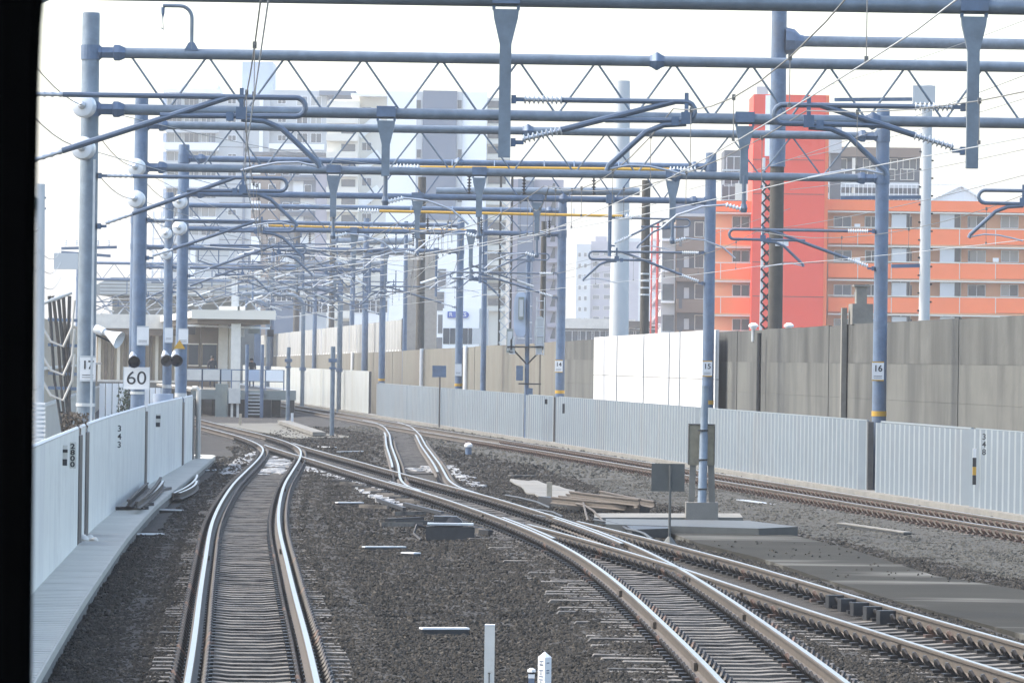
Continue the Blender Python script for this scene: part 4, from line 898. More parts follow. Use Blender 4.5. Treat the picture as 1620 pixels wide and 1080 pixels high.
MB().tube([(p.x, d, -.15), (p.x, d, q.z+.2)], .035, 6).build('post', M['post'], t); MB().bx(q.x-.3, q.x+.3, d-.06, d-.04, q.z-.26, q.z+.24).build('board', M['steel2'], t)
d = 89; g_ = at(1059, 853, d); t = thing('board_sign', 'square dark board seen from behind on a thin post, right foreground', 'sign', (g_.x, d, -.18)); q = at(1057, 755, d)
MB().tube([(g_.x, d, -.18), (g_.x, d, q.z+.2)], .022, 8).lathe((g_.x, d, -.2), (g_.x, d, -.05), [(0,.16),(.3,.11),(1,.03)], 8).build('post', M['olive'], t)
MB().bx(q.x-.275, q.x+.275, d+.025, d+.04, q.z-.23, q.z+.23).build('board', M['olive'], t)
MB().bx(q.x-.01, q.x+.045, d+.005, d+.022, q.z-.22, q.z+.22).build('stiffener', M['olive'], t)
# signal post with brown cabinet on its concrete footing
d = 101; p = at(1110, 800, d); t = thing('signal_post', 'grey post with brown cabinet back on a concrete block', 'signal post', (p.x, d, -.2))
zt = at(1113, 610, d).z
MB().bx(p.x-.3, p.x+.3, d-.3, d+.3, -.25, at(1110, 794, d).z).build('footing', M['pale'], t)
MB().lathe((p.x, d-.12, .1), (p.x+.03, d-.12, zt), [(0,.12),(.03,.085),(.6,.08),(.61,.07),(1,.065)], 14).build('post', M['steel'], t, smooth=True)
q = at(1110, 704, d); b = MB(); b.bx(q.x-.235, q.x+.235, d+.02, d+.30, q.z-.375, q.z+.375); b.build('cabinet', M['tan'], t)
MB().bx(q.x-.25, q.x+.25, d+.0, d+.32, q.z+.378, q.z+.40).bx(q.x-.25, q.x-.238, d+.0, d+.3, q.z-.37, q.z+.37).bx(q.x+.238, q.x+.25, d+.0, d+.3, q.z-.37, q.z+.37).build('cabinet_rim', M['post'], t)
for s in (-1, 1): MB().add([(p.x+s*.17-.06, d+.05, q.z-.37), (p.x+s*.17+.06, d+.05, q.z-.37), (p.x+s*.2+.06, d+.05, .05), (p.x+s*.2-.06, d+.05, .05), (p.x+s*.17-.06, d+.12, q.z-.37), (p.x+s*.17+.06, d+.12, q.z-.37), (p.x+s*.2+.06, d+.12, .05), (p.x+s*.2-.06, d+.12, .05)], [(0,1,2,3),(7,6,5,4),(0,4,5,1),(1,5,6,2),(2,6,7,3),(3,7,4,0)]).build('leg', M['pale'], t)
b = MB()
for k in range(3): b.lathe((p.x, d-.12, .45+k*.55), (p.x, d-.12, .48+k*.55), [(0,.1),(1,.1)], 12)
b.build('strap', M['dark'], t)
# steel kerb plates and stacked old rails
def slab(name, label, cat, pts, z0, z1, m, group=None):
    o = MB().plate([(gr(*q, -.2).x, gr(*q, -.2).y) for q in pts], z0, z1).build(name, M[m], None); return tag(o, label, cat, group)
slab('steel_plate', 'long dark steel plate lying below the concrete footing', 'steel plate', ((958, 833), (1185, 836), (1262, 846), (1200, 849), (958, 842)), -.22, -.05, 'olive')
slab('steel_plate', 'thin pale edged plate behind the dark steel plate', 'steel plate', ((940, 822), (1170, 822), (1175, 829), (940, 829)), -.22, -.07, 'pale')
slab('steel_plate', 'low plank stack between the branching tracks and the slab', 'steel plate', ((985, 838), (1050, 838), (1060, 848), (1000, 850)), -.22, -.06, 'dark')
RP = [(l*.9, z*.9) for l, z in PROF]
def loose_rail(label, p0, p1, z, m='rust', bend=0.0, group='old rails stacked by the track', name='old_rail', top='rust'):
    p0, p1 = Vector(p0), Vector(p1); t = (p1-p0).normalized(); n = Vector((t.y, -t.x, 0)); b = MB(); K = 7
    for k in range(K):
        f = k/(K-1); c = p0.lerp(p1, f)+n*bend*4*f*(1-f)
        for l, q in RP: v = c+n*l; b.v.append((v.x, v.y, q+.15+z))
    m_ = len(RP)
    for j in range(K-1):
        for k in range(m_): b.f.append([j*m_+k, j*m_+(k+1) % m_, (j+1)*m_+(k+1) % m_, (j+1)*m_+k]); b.m.append(PM[k])
    b.f.append(list(range(m_))); b.f.append([(K-1)*m_+k for k in range(m_-1, -1, -1)]); b.m += [1, 1]
    return tag(b.build(name, [M[top], M[m]], None), label, 'old rail', group)
for i, (a, e_, z, lb) in enumerate((((874, 789), (992, 800), -.10, 'front old rail of the rusty pile by the pale pad'), ((885, 787), (1002, 799), -.08, 'second old rail of the rusty pile by the pale pad'), ((897, 784), (1010, 797), -.10, 'third old rail of the rusty pile by the pale pad'), ((902, 780), (1012, 793), .02, 'old rail lying on top of the rusty pile'), ((950, 779), (1036, 796), -.06, 'rearmost old rail of the rusty pile, sticking out right'))):
    loose_rail(lb, gr(*a, z+.1), gr(*e_, z+.1), z, 'rust', .05)
for k, (a, e_) in enumerate((((860, 792), (945, 802)), ((905, 800), (1020, 806)))): tag(MB().bar(gr(*a, -.15), gr(*e_, -.15), .25, .2).build('timber_bearer', M['dark'], None), ['left', 'right'][k]+' dark timber under the rusty rail pile', 'timber', 'timbers under the rail pile')
for i, (a, e_, z, bend, lb) in enumerate((((203, 803), (233, 774), .05, .0, 'rusty rail piece nearest the left fence on the walkway'), ((216, 806), (254, 765), .08, .06, 'curved rusty rail piece lying on the walkway'), ((222, 805), (258, 771), .02, .05, 'bright-edged rail piece nearest the walkway edge'))):
    loose_rail(lb, gr(*a, z), gr(*e_, z), z, 'rust', bend, 'rail pieces on the left walkway', 'rail_piece', 'steelrail' if i == 2 else 'rust')
for i, (a, e_, bend, lb) in enumerate((((275, 786), (312, 756), .12, 'upper bent rail piece lying beside the walkway'), ((283, 786), (311, 766), .10, 'lower bent rail piece lying beside the walkway'))): loose_rail(lb, gr(*a, -.1), gr(*e_, -.1), -.16, 'rust', bend, 'bent rail pieces beside the walkway', 'rail_piece', 'steelrail')
for k, (a, e_) in enumerate((((182, 804), (232, 803)), ((215, 783), (268, 772)), ((205, 799), (240, 797)))): tag(MB().bar(gr(*a, .03), gr(*e_, .03), .10, .06).build('wooden_bearer', M['dark'], None), ['front', 'rear', 'middle'][k]+' dark bearer under the walkway rail pieces', 'timber', 'bearers under the walkway rail pieces')
# short pale channel covers sticking out of the ballast
for a, e_, lb, m in (((212, 840), (258, 840), 'white channel cover by the walkway, nearer one', 'wht'), ((246, 802), (288, 803), 'white channel cover by the walkway, farther one', 'wht'), ((666, 987), (740, 987), 'white-edged slab half buried in the dark ballast', 'wht'), ((322, 741), (344, 740), 'white-topped box beside the walkway tip', 'galv'), ((806, 749), (846, 749), 'pale plank behind the pale pad', 'pale'), ((575, 860), (640, 860), 'thin grey strip in the middle ballast', 'bgrey'), ((640, 869), (660, 870), 'tiny white scrap in the middle ballast', 'wht'), ((532, 791), (573, 791), 'white-topped trough lid left of the switch machine', 'wht'), ((505, 704), (530, 705), 'white-topped cable lid near the far turnout', 'wht'), ((536, 712), (576, 711), 'dark lid near the far turnout', 'galv'), ((1170, 787), (1232, 795), 'pale pipe lying on the gravel bank', 'galv'), ((1330, 823), (1436, 838), 'long pale strip on the gravel bank', 'pale')):
    p, q = gr(*a, -.14), gr(*e_, -.14); b = MB(); b.bar(p-Vector((0,0,.045)), q-Vector((0,0,.045)), .16, .02); t_ = thing('cover_plate', lb, 'cover', p, 'loose covers and strips in the ballast')
    ORG_ = b.build('top', M[m], t_); MB().bar(p-Vector((0,0,.13)), q-Vector((0,0,.13)), .14, .14).build('side', M['dark'], t_)
# switch machine and rodding beside the middle track
p = gr(713, 852, -.2); x0, d = p.x, p.y; t = thing('switch_machine', 'dark switch machine box beside the middle track', 'switch machine', (x0, d, -.22))
MB().bx(x0-.42, x0+.40, d, d+.5, -.22, .0).build('base', M['dark'], t); MB().bx(x0-.4, x0+.38, d-.02, d+.45, .03, .06).build('lid', M['galv'], t)
MB().bx(x0-.3, x0+.1, d+.6, d+1.2, -.2, .16).build('gear_case', M['dark'], t); MB().lathe((x0+.05, d+.5, .0), (x0+.05, d+.9, .0), [(0,.05),(.1,.16),(1,.16)], 14).build('motor', M['dark'], t)
MB().tube([(x0-.4, d+.2, -.02), (x0-.58, d+.1, .02), (x0-.62, d, -.12), (x0-.5, d-.2, -.22)], .025, 6).build('cable', M['dark'], t)
for k, (a, e_) in enumerate((((602, 829), (668, 829)), ((625, 826), (700, 826)), ((612, 823), (668, 820)), ((570, 800), (614, 802)), ((598, 790), (640, 805)), ((640, 797), (700, 812)), ((622, 812), (672, 811)))):
    tag(MB().bar(gr(*a, -.12), gr(*e_, -.12), .07, .07).build('switch_rod', M['dark'] if k % 3 else M['sleeper'], None), ['dark rod farthest left of the switch machine', 'dark rod just left of the switch machine', 'upper dark rod near the switch machine', 'grimy rod by the trough lid', 'dark slanting rod towards the far turnout', 'dark rod behind the switch machine', 'grimy short rod above the switch machine'][k], 'rod', 'switch rods around the machine')
# row of ribbed cable blocks along the middle track
rb = thing('cable_trough', 'row of small grimy blocks beside the switch machine', 'cable trough', gr(705, 822, -.2))
for k in range(13):
    f = k/12; q = gr(702+f*66, 822+f*26, -.2); MB().box((q.x, q.y, -.13), (.09, .3, .09), .6).build('block', M['sleeper'] if k % 2 else M['dark'], rb)
rb = thing('cable_trough', 'row of small grimy blocks farther up beside the middle track', 'cable trough', gr(560, 768, -.2))
for k in range(12):
    f = k/11; q = gr(542+f*110, 765+f*33, -.2); MB().box((q.x, q.y, -.15), (.10, .5, .08), .9).build('block', M['sleeper'] if k % 3 else M['dark'], rb)
for a, e_, lb in (((800, 783), (870, 798), 'dark tie bar across the rails near the pale pad'), ((905, 795), (955, 820), 'brownish cable curling over the sleepers'), ((915, 792), (930, 818), 'second brownish cable curling over the sleepers'), ((940, 822), (995, 832), 'dark rod beside the branching rails, left one'), ((990, 836), (1032, 847), 'dark rod beside the branching rails, right one'), ((845, 815), (905, 824), 'dark slide plate between the branching rails'), ((840, 805), (890, 812), 'dark slide plate farther up between the rails')):
    p, q = gr(*a, -.06), gr(*e_, -.06); cab = 'cable' in lb
    b = MB(); b.tube([p, p.lerp(q, .3)+Vector((.05, 0, .05 if cab else 0)), p.lerp(q, .7)+Vector((0, 0, .05 if cab else 0)), q-Vector((0,0,.06))], .022, 6)
    tag(b.build('switch_cable' if cab else 'tie_bar', M['rust' if cab or 'brownish' in lb else 'dark'], None, smooth=True), lb, 'cable' if cab else 'bar')
# cloth bag on the walkway
b = MB(); p = gr(131, 855, 0)
for q, r in (((0, 0, .05), .09), ((.1, .1, .045), .07), ((-.08, .1, .06), .06), ((.18, .0, .03), .05)):
    b.lathe((p.x+q[0], p.y+q[1], 0), (p.x+q[0]+.02, p.y+q[1], q[2]*2), [(0, r), (.3, r*1.1), (.7, r*.8), (1, r*.2)], 9)
tag(b.build('cloth_bag', M['offw'], None, smooth=True), 'crumpled pale bag lying against the left fence on the walkway', 'bag')
# marker posts in the foreground
d = 45.2; p = at(775, 988, d); t = thing('marker_post', 'plain off-white square post in the front centre', 'marker post', (p.x, d, -.35)); h = p.z
MB().bx(p.x-.043, p.x+.043, d-.043, d+.043, -.35, h-.006).build('post', M['offw'], t); MB().bx(p.x-.043, p.x+.043, d-.043, d+.043, h-.004, h+.006).build('top_cap', M['wht'], t)
MB().bx(p.x-.004, p.x+.004, d-.048, d-.044, h-.50, h-.40).bx(p.x-.011, p.x+.011, d-.048, d-.044, h-.405, h-.398).build('scratch_mark', M['rust'], t)
d = 43.6; p = at(862, 1030, d); x0, zt = p.x, p.z; t = thing('distance_post', 'white lettered post with pyramid top, bottom centre', 'marker post', (x0, d, -.35)); r = .076
vs = [(x0, d-r, -.35), (x0+r, d, -.35), (x0, d+r, -.35), (x0-r, d, -.35), (x0, d-r, zt-.045), (x0+r, d, zt-.045), (x0, d+r, zt-.045), (x0-r, d, zt-.045), (x0, d, zt)]
vs = [(x0+(x-x0)*.72, y, z) for x, y, z in vs]
MB().add(vs, [(0,1,5,4),(1,2,6,5),(2,3,7,6),(3,0,4,7),(4,5,8),(5,6,8),(6,7,8),(7,4,8),(3,2,1,0)]).build('post', M['wht'], t)
def mark(xo, z, w_, h_):        # worn strokes on the two visible faces
    q = x0+xo; yy = d-r+abs(xo)/.72-.002; dx = w_/2
    b.bar((q-dx, yy+(dx if xo > 0 else -dx)*-1/.72*0 + (-dx/.72 if xo > 0 else dx/.72), zt-z), (q+dx, yy+(dx/.72 if xo > 0 else -dx/.72), zt-z), .004, h_)
b = MB()
for z in (.075, .105, .15, .20, .225, .26, .285, .31, .335): mark(-.028, z, .032, .007)
for z in (.09, .15, .17, .26, .30): mark(.026, z, .02, .008)
for z in (.085, .165, .245, .30): b.bx(x0-.034, x0-.028, d-r+.030, d-r+.034, zt-z-.025, zt-z+.01)
b.build('worn_lettering', M['bblue'], t)
d = 43.9; p = at(841, 1056, d); t = thing('short_post', 'small dark-banded white capped peg left of the lettered post', 'marker post', (p.x, d, -.35)); x0, zt = p.x, p.z
MB().bx(x0-.024, x0+.024, d-.024, d+.024, -.35, zt-.085).build('stem', M['bblue'], t)
MB().bx(x0-.026, x0+.026, d-.026, d+.026, zt-.082, zt-.05).build('white_band', M['wht'], t); MB().bx(x0-.024, x0+.024, d-.024, d+.024, zt-.049, zt-.034).build('black_band', M['blk'], t)
MB().lathe((x0, d, zt-.033), (x0, d, zt), [(0,.034),(.6,.034),(1,.01)], 4).build('cap', M['wht'], t)
for px, pt, pb, m, lb, d in ((380, 654, 676, 'timber', 'thin timber stake on the far pale pad', 236), (462, 653, 673, 'wht', 'thin white stake beside the far thin post', 243), (869, 762, 788, 'timber', 'weathered timber stake on the pale pad', 117)):
    p = at(px, pb, d); q = at(px, pt, d); tag(MB().bx(p.x-.06, p.x+.06, d-.05, d+.05, -.3, q.z).build('stake', M[m], None), lb, 'stake', 'stakes in the yard')
for px, pt, pb, d, lb in ((525, 548, 682, 208, 'thin grey signal post standing right of the pale pad'), (455, 549, 668, 240, 'thin grey signal post left of the other, by the stairs')):
    p = at(px, pb, d); q = at(px, pt, d); t = thing('thin_post', lb, 'post', (p.x, d, -.25), 'thin posts near the platform end')
    MB().tube([(p.x, d, -.25), (p.x, d, q.z)], .09, 10).build('shaft', M['steel'], t, smooth=True)
    z = at(px, 570, d).z; MB().box((p.x, d, z), (.32, .3, .14)).box((p.x, d, z-.3), (.26, .26, .08)).build('collar', M['steel2'], t)
p = gr(741, 716, -.15); t = thing('ballast_vent', 'small blue-grey stub with a white mushroom cap in the gravel', 'vent', p)
MB().tube([(p.x, p.y, -.25), (p.x, p.y, .04)], .1, 10).build('stub', M['steel2'], t); MB().lathe((p.x, p.y, .04), (p.x, p.y, .18), [(0,.13),(.5,.13),(.8,.09),(1,.03)], 12).build('cap', M['wht'], t, smooth=True)
for px, py, lb in ((336, 461, 'left'), (504, 461, 'right')):
    p = at(1080+px/3, 360+py/3, ywall(1200)+1.2); t = thing('dome_vent', f'white mushroom vent on the wall top {lb} of the brown-grey pole', 'vent', p, 'mushroom vents on the wall')
    MB().lathe((p.x, p.y, p.z-.12), (p.x, p.y, p.z+.06), [(0,.1),(.3,.1),(.32,.15),(.6,.15),(1,.06)], 12).build('cap', M['wht'], t, smooth=True); MB().tube([(p.x, p.y, p.z-.5), (p.x, p.y, p.z-.1)], .06, 8).build('stem', M['galv'], t)

# ------------------------------------------------------------------ station platform
PY0 = 272.0
PL = lambda y: cA.X(y)+1.75
PR = lambda y: cE.X(y)-1.75
t = thing('station_platform', 'island station platform seen end-on behind the left portals', 'platform', (PL(PY0)+2, PY0, -.3))
for i, (a, e_) in enumerate(((PY0, 290), (290, 320), (320, 360), (360, 420))):
    MB().plate([(PL(a), a), (PR(a), a), (PR(e_), e_), (PL(e_), e_)], .98, 1.10).build('deck', M['pale'], t)
    MB().plate([(PL(a)-.02, a), (PL(a)+.6, a), (PL(e_)+.6, e_), (PL(e_)-.02, e_)], 1.104, 1.12).plate([(PR(a)-.6, a), (PR(a)+.02, a), (PR(e_)+.02, e_), (PR(e_)-.6, e_)], 1.104, 1.12).build('edge_strip', M['offw'], t)
MB().bx(PL(PY0), PR(PY0), PY0-.12, PY0-.01, .62, 1.08).build('end_beam', M['gcab'], t)
for x in np.linspace(PL(PY0)+.3, PR(PY0)-.3, 5): MB().bx(x-.2, x+.2, PY0+.6, PY0+1.0, -.4, .97).build('support', M['dark'], t)  # dark colour stands in for the shade under the deck
MB().bx(PL(PY0)+.9, PR(PY0)-.9, PY0+3, PY0+3.2, -.4, .97).build('back_wall', M['dark'], t)  # coloured dark to give the under-deck shade
t = thing('end_railing', 'row of white panels railing off the platform end', 'railing', (PL(PY0)+1, PY0+.5, 1.1))
yy = PY0+.4
edges = [(at(a, 593, yy).x, at(b_, 593, yy).x, m) for a, b_, m in ((296, 319, 'offw'), (321, 348, 'offw'), (350, 365, 'bgrey'), (392, 411, 'skyblue'), (421, 448, 'bwhite'))]
z0, z1 = at(380, 602, yy).z, at(380, 585, yy).z
for xa, xb, m in edges:
    MB().bx(xa, xb, yy-.03, yy+.03, z0, z1).build('panel', M[m], t)
b = MB()
for xa, xb, m in edges:
    for x in (xa-.04, xb+.04): b.bx(x-.03, x+.03, yy-.04, yy+.04, 1.1, z1+.03)
b.bx(edges[0][0], edges[-1][1], yy+.035, yy+.07, z1-.02, z1+.03); b.bx(edges[0][0], edges[-1][1], yy+.035, yy+.07, z0-.05, z0-.01); b.build('frame', M['steel2'], t)
t = thing('steps', 'steel steps with handrails leading down from the platform end', 'steps', (at(404, 640, 271).x, 271, -.3))
xa, xb = at(392, 640, 271).x, at(413, 640, 271).x
for k in range(7): MB().bx(xa, xb, 270.0+k*.27, 270.3+k*.27, -.12+k*.17, -.06+k*.17).build('tread', M['galv'], t)
for x in (xa-.04, xb+.04): MB().bar((x, 269.9, -.15), (x, 271.9, 1.05), .05, .2).build('stringer', M['steel2'], t); MB().tube([(x, 269.9, -.2), (x, 269.9, .95), (x, 271.8, 2.15)], .03, 6).build('handrail', M['steel2'], t)
for px in (391, 415): x = at(px, 600, 270).x; tag(MB().tube([(x, 269.6, -.3), (x, 269.6, at(px, 545, 270).z)], .09, 8).build('steel_post', M['steel2'], None), f'grey post at the {"left" if px < 400 else "right"} side of the platform steps', 'post', 'posts beside the platform steps')
t = thing('equipment_cabinet', 'tall grey equipment cabinet under the platform end', 'cabinet', (at(352, 655, 270).x, 270, -.3)); xa, xb = at(341, 630, 270).x, at(360, 630, 270).x
MB().bx(xa, xb, 269.7, 270.6, -.3, at(352, 607, 270).z).build('body', M['gcab'], t); MB().bx(xa+.03, (xa+xb)/2-.01, 269.67, 269.695, -.1, at(352, 610, 270).z).bx((xa+xb)/2+.01, xb-.03, 269.67, 269.695, -.1, at(352, 610, 270).z).build('door', M['gcab'], t)
t = thing('relay_box', 'cream box on two legs at the foot of the platform column', 'relay box', (at(372, 655, 269.5).x, 269.5, -.3)); xa, xb = at(362, 630, 269.5).x, at(380, 630, 269.5).x
MB().bx(xa, xb, 269.3, 269.8, at(372, 638, 269.5).z, at(372, 614, 269.5).z).build('box', M['offw'], t)
for x in (xa+.1, xb-.18): MB().bx(x, x+.12, 269.45, 269.6, -.3, at(372, 638.2, 269.5).z).build('leg', M['offw'], t)
# canopy
t = thing('platform_canopy', 'flat pale canopy roof on columns over the station platform', 'canopy', (at(372, 600, 275).x, 275, 1.1))
CL = lambda y: PL(y)+.2
def CRt(y): return PR(y)-.9
zc0, zc1 = at(400, 512, 276).z, at(400, 491, 276).z
for a, e_ in ((276, 300), (300, 330), (330, 370), (370, 420)):
    b = MB(); b.plate([(CL(a), a), (CRt(a), a), (CRt(e_), e_), (CL(e_), e_)], zc0+.28, zc1-.05); b.build('roof', M['offw'], t)
    b = MB(); b.plate([(CL(a)+.25, a+.2), (CRt(a)-.25, a+.2), (CRt(e_)-.25, e_-.02), (CL(e_)+.25, e_-.02)], zc0, zc0+.27); b.build('soffit', M['shade'], t)  # soffit colour carries the shade under the roof
MB().bx(CL(276)-.05, CRt(276)+.05, 275.85, 275.98, zc0+.22, zc1).build('fascia', M['cream'], t)
for y in (276.5, 290, 304, 318, 334, 350):
    x = at(373, 560, 276.5).x+(cE.X(y)+cA.X(y)-cE.X(276.5)-cA.X(276.5))/2; MB().bx(x-.24, x+.24, y-.2, y+.2, 1.125 if y > 280 else -.3, zc0-.002).build('column', M['offw'], t)
b = MB()
for px in (352, 363, 374, 382): q = at(px, 489, 279); b.bx(q.x-.18, q.x+.18, 278.8, 279.4, zc1-.04, zc1+.22)
b.build('roof_box', M['offw'], t)
for i, (pxa, pxb, ya, yb_, m, lb) in enumerate(((318, 345, 512, 585, 'shade', 'brown waiting room under the canopy'), (296, 316, 520, 600, 'shade', 'dark brown kiosk under the canopy'), (345, 362, 520, 585, 'beige', 'tan vending shelter under the canopy'))):
    a, e_ = at(pxa, 560, 292+6*i), at(pxb, 560, 292+6*i); y = 292.0+6*i; t = thing('waiting_room', lb, 'shelter', ((a.x+e_.x)/2, y, 1.125))
    MB().bx(a.x, e_.x, y, y+4, 1.125, zc0-.12).build('wall', M[m], t); MB().bx(a.x+.1, e_.x-.1, y-.03, y-.003, 2.3, 3.4).build('window', M['glass'], t); MB().bx(a.x+.05, e_.x-.05, y-.06, y-.032, 2.22, 2.29).bx(a.x+.05, e_.x-.05, y-.06, y-.032, 3.41, 3.48).build('window_frame', M['cream'], t)  # brown room walls are darkened for the shade under the canopy
b = MB()
for k in range(9): q = at(306+k*14, 518, 281+k*2); b.bx(q.x-.3, q.x+.3, q.y-.1, q.y+.1, zc0-.16, zc0-.06)
b.build('strip_lamp', M['bwhite'], t)
for k, (px, py, w_, m) in enumerate(((303, 523, 12, 'blk'), (380, 527, 14, 'bgrey'), (402, 522, 18, 'gcab'), (428, 527, 10, 'blk'))):
    q = at(px, py, 284+6*k); f = q.y/F; MB().bx(q.x-w_/2*f, q.x+w_/2*f, q.y, q.y+.15, q.z-.2, q.z+.2).tube([(q.x, q.y+.08, q.z+.2), (q.x, q.y+.08, zc0)], .03, 4).build('hanging_board', M[m], t)
# bent-pipe frames from the platform to the fence side
for i, (px0, px1, py, pyb, d) in enumerate(((375, 538, 455, 560, 300), (377, 480, 465, 560, 318), (375, 425, 475, 500, 335))):
    p, q = at(px0, py, d), at(px1, py+25, d); t = thing('bent_pipe_frame', ['largest', 'middle', 'smallest'][i]+' round-cornered grey pipe frame over the platform', 'pipe frame', (q.x, d, 0), 'round-cornered pipe frames')
    R = .85; zt = p.z
    pts = [(p.x, d, zt), (q.x-R, d, zt)]+[(q.x-R+R*math.sin(a), d, zt-R+R*math.cos(a)) for a in np.linspace(.25, math.pi/2, 7)]+[(q.x, d, -.3)]
    MB().tube(pts, .13, 10).build('pipe', M['steel'], t, smooth=True); MB().bx(p.x-.3, p.x+.05, d-.15, d+.15, zc1-.05, zt+.5).build('stub_post', M['bgrey'], t)
    MB().lathe((q.x, d, 2.0), (q.x, d, 2.2), [(0,.2),(1,.2)], 10).build('collar', M['steel2'], t)
# two people on the platform
def person(label, x, y, z0, H, face, top, legs):
    me = bpy.data.meshes.new('person'); s = H/1.7
    J = {'pel': (0,0,.93), 'spi': (0,.02,1.12), 'che': (0,.02,1.34), 'nec': (0,.0,1.47), 'hea': (0,-.03,1.58), 'cro': (0,-.02,1.67),
         'hl': (.09,0,.88), 'kl': (.11,-.03,.48), 'al': (.12,.03,.09), 'tl': (.12,-.12,.04), 'hr': (-.09,0,.88), 'kr': (-.10,.0,.48), 'ar': (-.11,.05,.09), 'tr': (-.11,-.10,.04),
         'sl': (.18,.02,1.38), 'el': (.23,-.02,1.12), 'wl': (.20,-.16,.92), 'fl': (.18,-.22,.86), 'sr': (-.18,.02,1.38), 'er': (-.24,.0,1.12), 'wr': (-.21,-.10,.90), 'fr': (-.20,-.14,.82)}
    RR = dict(pel=.15, spi=.14, che=.16, nec=.06, hea=.095, cro=.07, hl=.10, kl=.062, al=.045, tl=.035, hr=.10, kr=.062, ar=.045, tr=.035, sl=.075, el=.05, wl=.036, fl=.035, sr=.075, er=.05, wr=.036, fr=.035)
    E_ = [('pel','spi'),('spi','che'),('che','nec'),('nec','hea'),('hea','cro'),('pel','hl'),('hl','kl'),('kl','al'),('al','tl'),('pel','hr'),('hr','kr'),('kr','ar'),('ar','tr'),('che','sl'),('sl','el'),('el','wl'),('wl','fl'),('che','sr'),('sr','er'),('er','wr'),('wr','fr')]
    ks = list(J); me.from_pydata([tuple(c*s for c in J[k]) for k in ks], [(ks.index(a), ks.index(b_)) for a, b_ in E_], [])
    o = bpy.data.objects.new('person', me); COL.objects.link(o);
    o.modifiers.new('skin', 'SKIN'); o.modifiers.new('sub', 'SUBSURF').levels = 2
    sv = me.skin_vertices[0].data
    for k, nme in enumerate(ks): sv[k].radius = (RR[nme]*s*(1.0), RR[nme]*s*(.8 if nme in ('spi','che','pel') else 1)); sv[k].use_root = nme == 'pel'
    dg = bpy.context.evaluated_depsgraph_get(); m2 = bpy.data.meshes.new_from_object(o.evaluated_get(dg)); bpy.data.objects.remove(o)
    m2.materials.clear(); [m2.materials.append(M[k]) for k in (top, legs, 'skin', 'blk')]
    for f in m2.polygons:
        z = f.center.z/s; f.material_index = 2 if z > 1.46 or (z < .95 and abs(f.center.x) > .165*s) else 0 if z > .88 else 1 if z > .09 else 3
        f.use_smooth = True
    o = bpy.data.objects.new('person', m2); COL.objects.link(o); o.location = (x, y, z0); o.rotation_euler = (0, 0, face); ORG[o] = Vector((x, y, z0))
    tag(o, label, 'person')
    b = MB(); b.lathe((x, y-.01*s, z0+1.57*s), (x, y-.0*s, z0+1.70*s), [(0,.11*s),(.4,.12*s),(.8,.09*s),(1,.03*s)], 10); b.lathe((x, y+.06*s, z0+1.50*s), (x, y+.05*s, z0+1.62*s), [(0,.08*s),(1,.1*s)], 8)
    h = b.build('hair', M['hair'], None, smooth=True); h.parent = o; h.matrix_parent_inverse = Matrix.Identity(4); h.location = (0, 0, 1.50*s); h.rotation_euler = (0, 0, 0)
    return o
p = at(336, 575, 286); person('person in dark jacket standing behind the white railing panels', p.x, 286, 1.10, 1.70, .2, 'cloth', 'cloth')
p = at(398, 590, 296); person('person in navy trousers standing behind the pale blue railing panel', p.x, 296, 1.10, 1.60, -.2, 'cloth', 'navy')

# ------------------------------------------------------------------ left side beyond the fence
d = 425; a, e_ = at(152, 470, d), at(420, 470, d); z0, z1 = at(280, 440, d).z, at(280, 468, d).z
t = thing('station_hall', 'wide low station hall roof with ribbed metal cladding, left distance', 'building', ((a.x+e_.x)/2, d, 0))
MB().prism([(a.x, z1), (e_.x, z1), (e_.x, z0-.1), (e_.x-.3, z0), (a.x+1.2, z0), (a.x, z0-.6)], d, d+20).build('roof', M['roof'], t)
for k in range(5): MB().bx(a.x+.3, e_.x-.1, d-.06, d-.005, z1+.12+k*.27, z1+.2+k*.27).build('cladding_rib', M['bgrey'], t)
MB().bx(a.x+1, e_.x-1, d+4, d+4.3, -.7, z1-.01).build('back_wall', M['roof'], t)
for k in range(9):
    x = a.x+(e_.x-a.x)*k/9; MB().tube([(x, d+.5, z1), (x+(e_.x-a.x)/9, d+.5, z1-1.8)], .06, 5).build('truss_bar', M['galv'], t); MB().tube([(x, d+.7, z1-1.8), (x+(e_.x-a.x)/9, d+.7, z1-.02)], .06, 5).build('truss_bar', M['galv'], t)
MB().bx(a.x, e_.x, d-.2, d+.9, z1-2.0, z1-1.8).build('beam', M['bgrey'], t)
for k in range(6):
    x = a.x+.6+(e_.x-a.x-1.2)*k/5; MB().bx(x-.25, x+.25, d+.2, d+.8, -.7, z1-2.002).build('column', M['steel2'], t)
d = 318; a, e_ = at(150, 560, d), at(302, 560, d)
t = thing('platform_shelter', 'brown ribbed shelter of the opposite platform, seen between the left columns', 'shelter', ((a.x+e_.x)/2, d, 0))
z0, z1, zr = at(200, 604, d).z, at(200, 522, d).z, at(200, 497, d).z
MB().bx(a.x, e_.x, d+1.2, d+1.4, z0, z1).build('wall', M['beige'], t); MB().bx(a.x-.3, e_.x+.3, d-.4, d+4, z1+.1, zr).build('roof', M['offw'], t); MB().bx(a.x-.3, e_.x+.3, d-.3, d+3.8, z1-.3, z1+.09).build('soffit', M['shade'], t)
for k in range(15):
    x = a.x+(e_.x-a.x)*(k+.5)/15; MB().bx(x-.09, x+.09, d+1.05, d+1.19, z0, z1-.31).build('rib', M['shade' if k % 3 else 'cream'], t)
MB().bx(a.x-.4, e_.x+.4, d-1, d+3, -.7, z0-.005).build('platform_base', M['pale'], t); MB().bx(a.x-.4, e_.x+.4, d-1.05, d-.6, z0, z0+.12).build('edge', M['offw'], t)
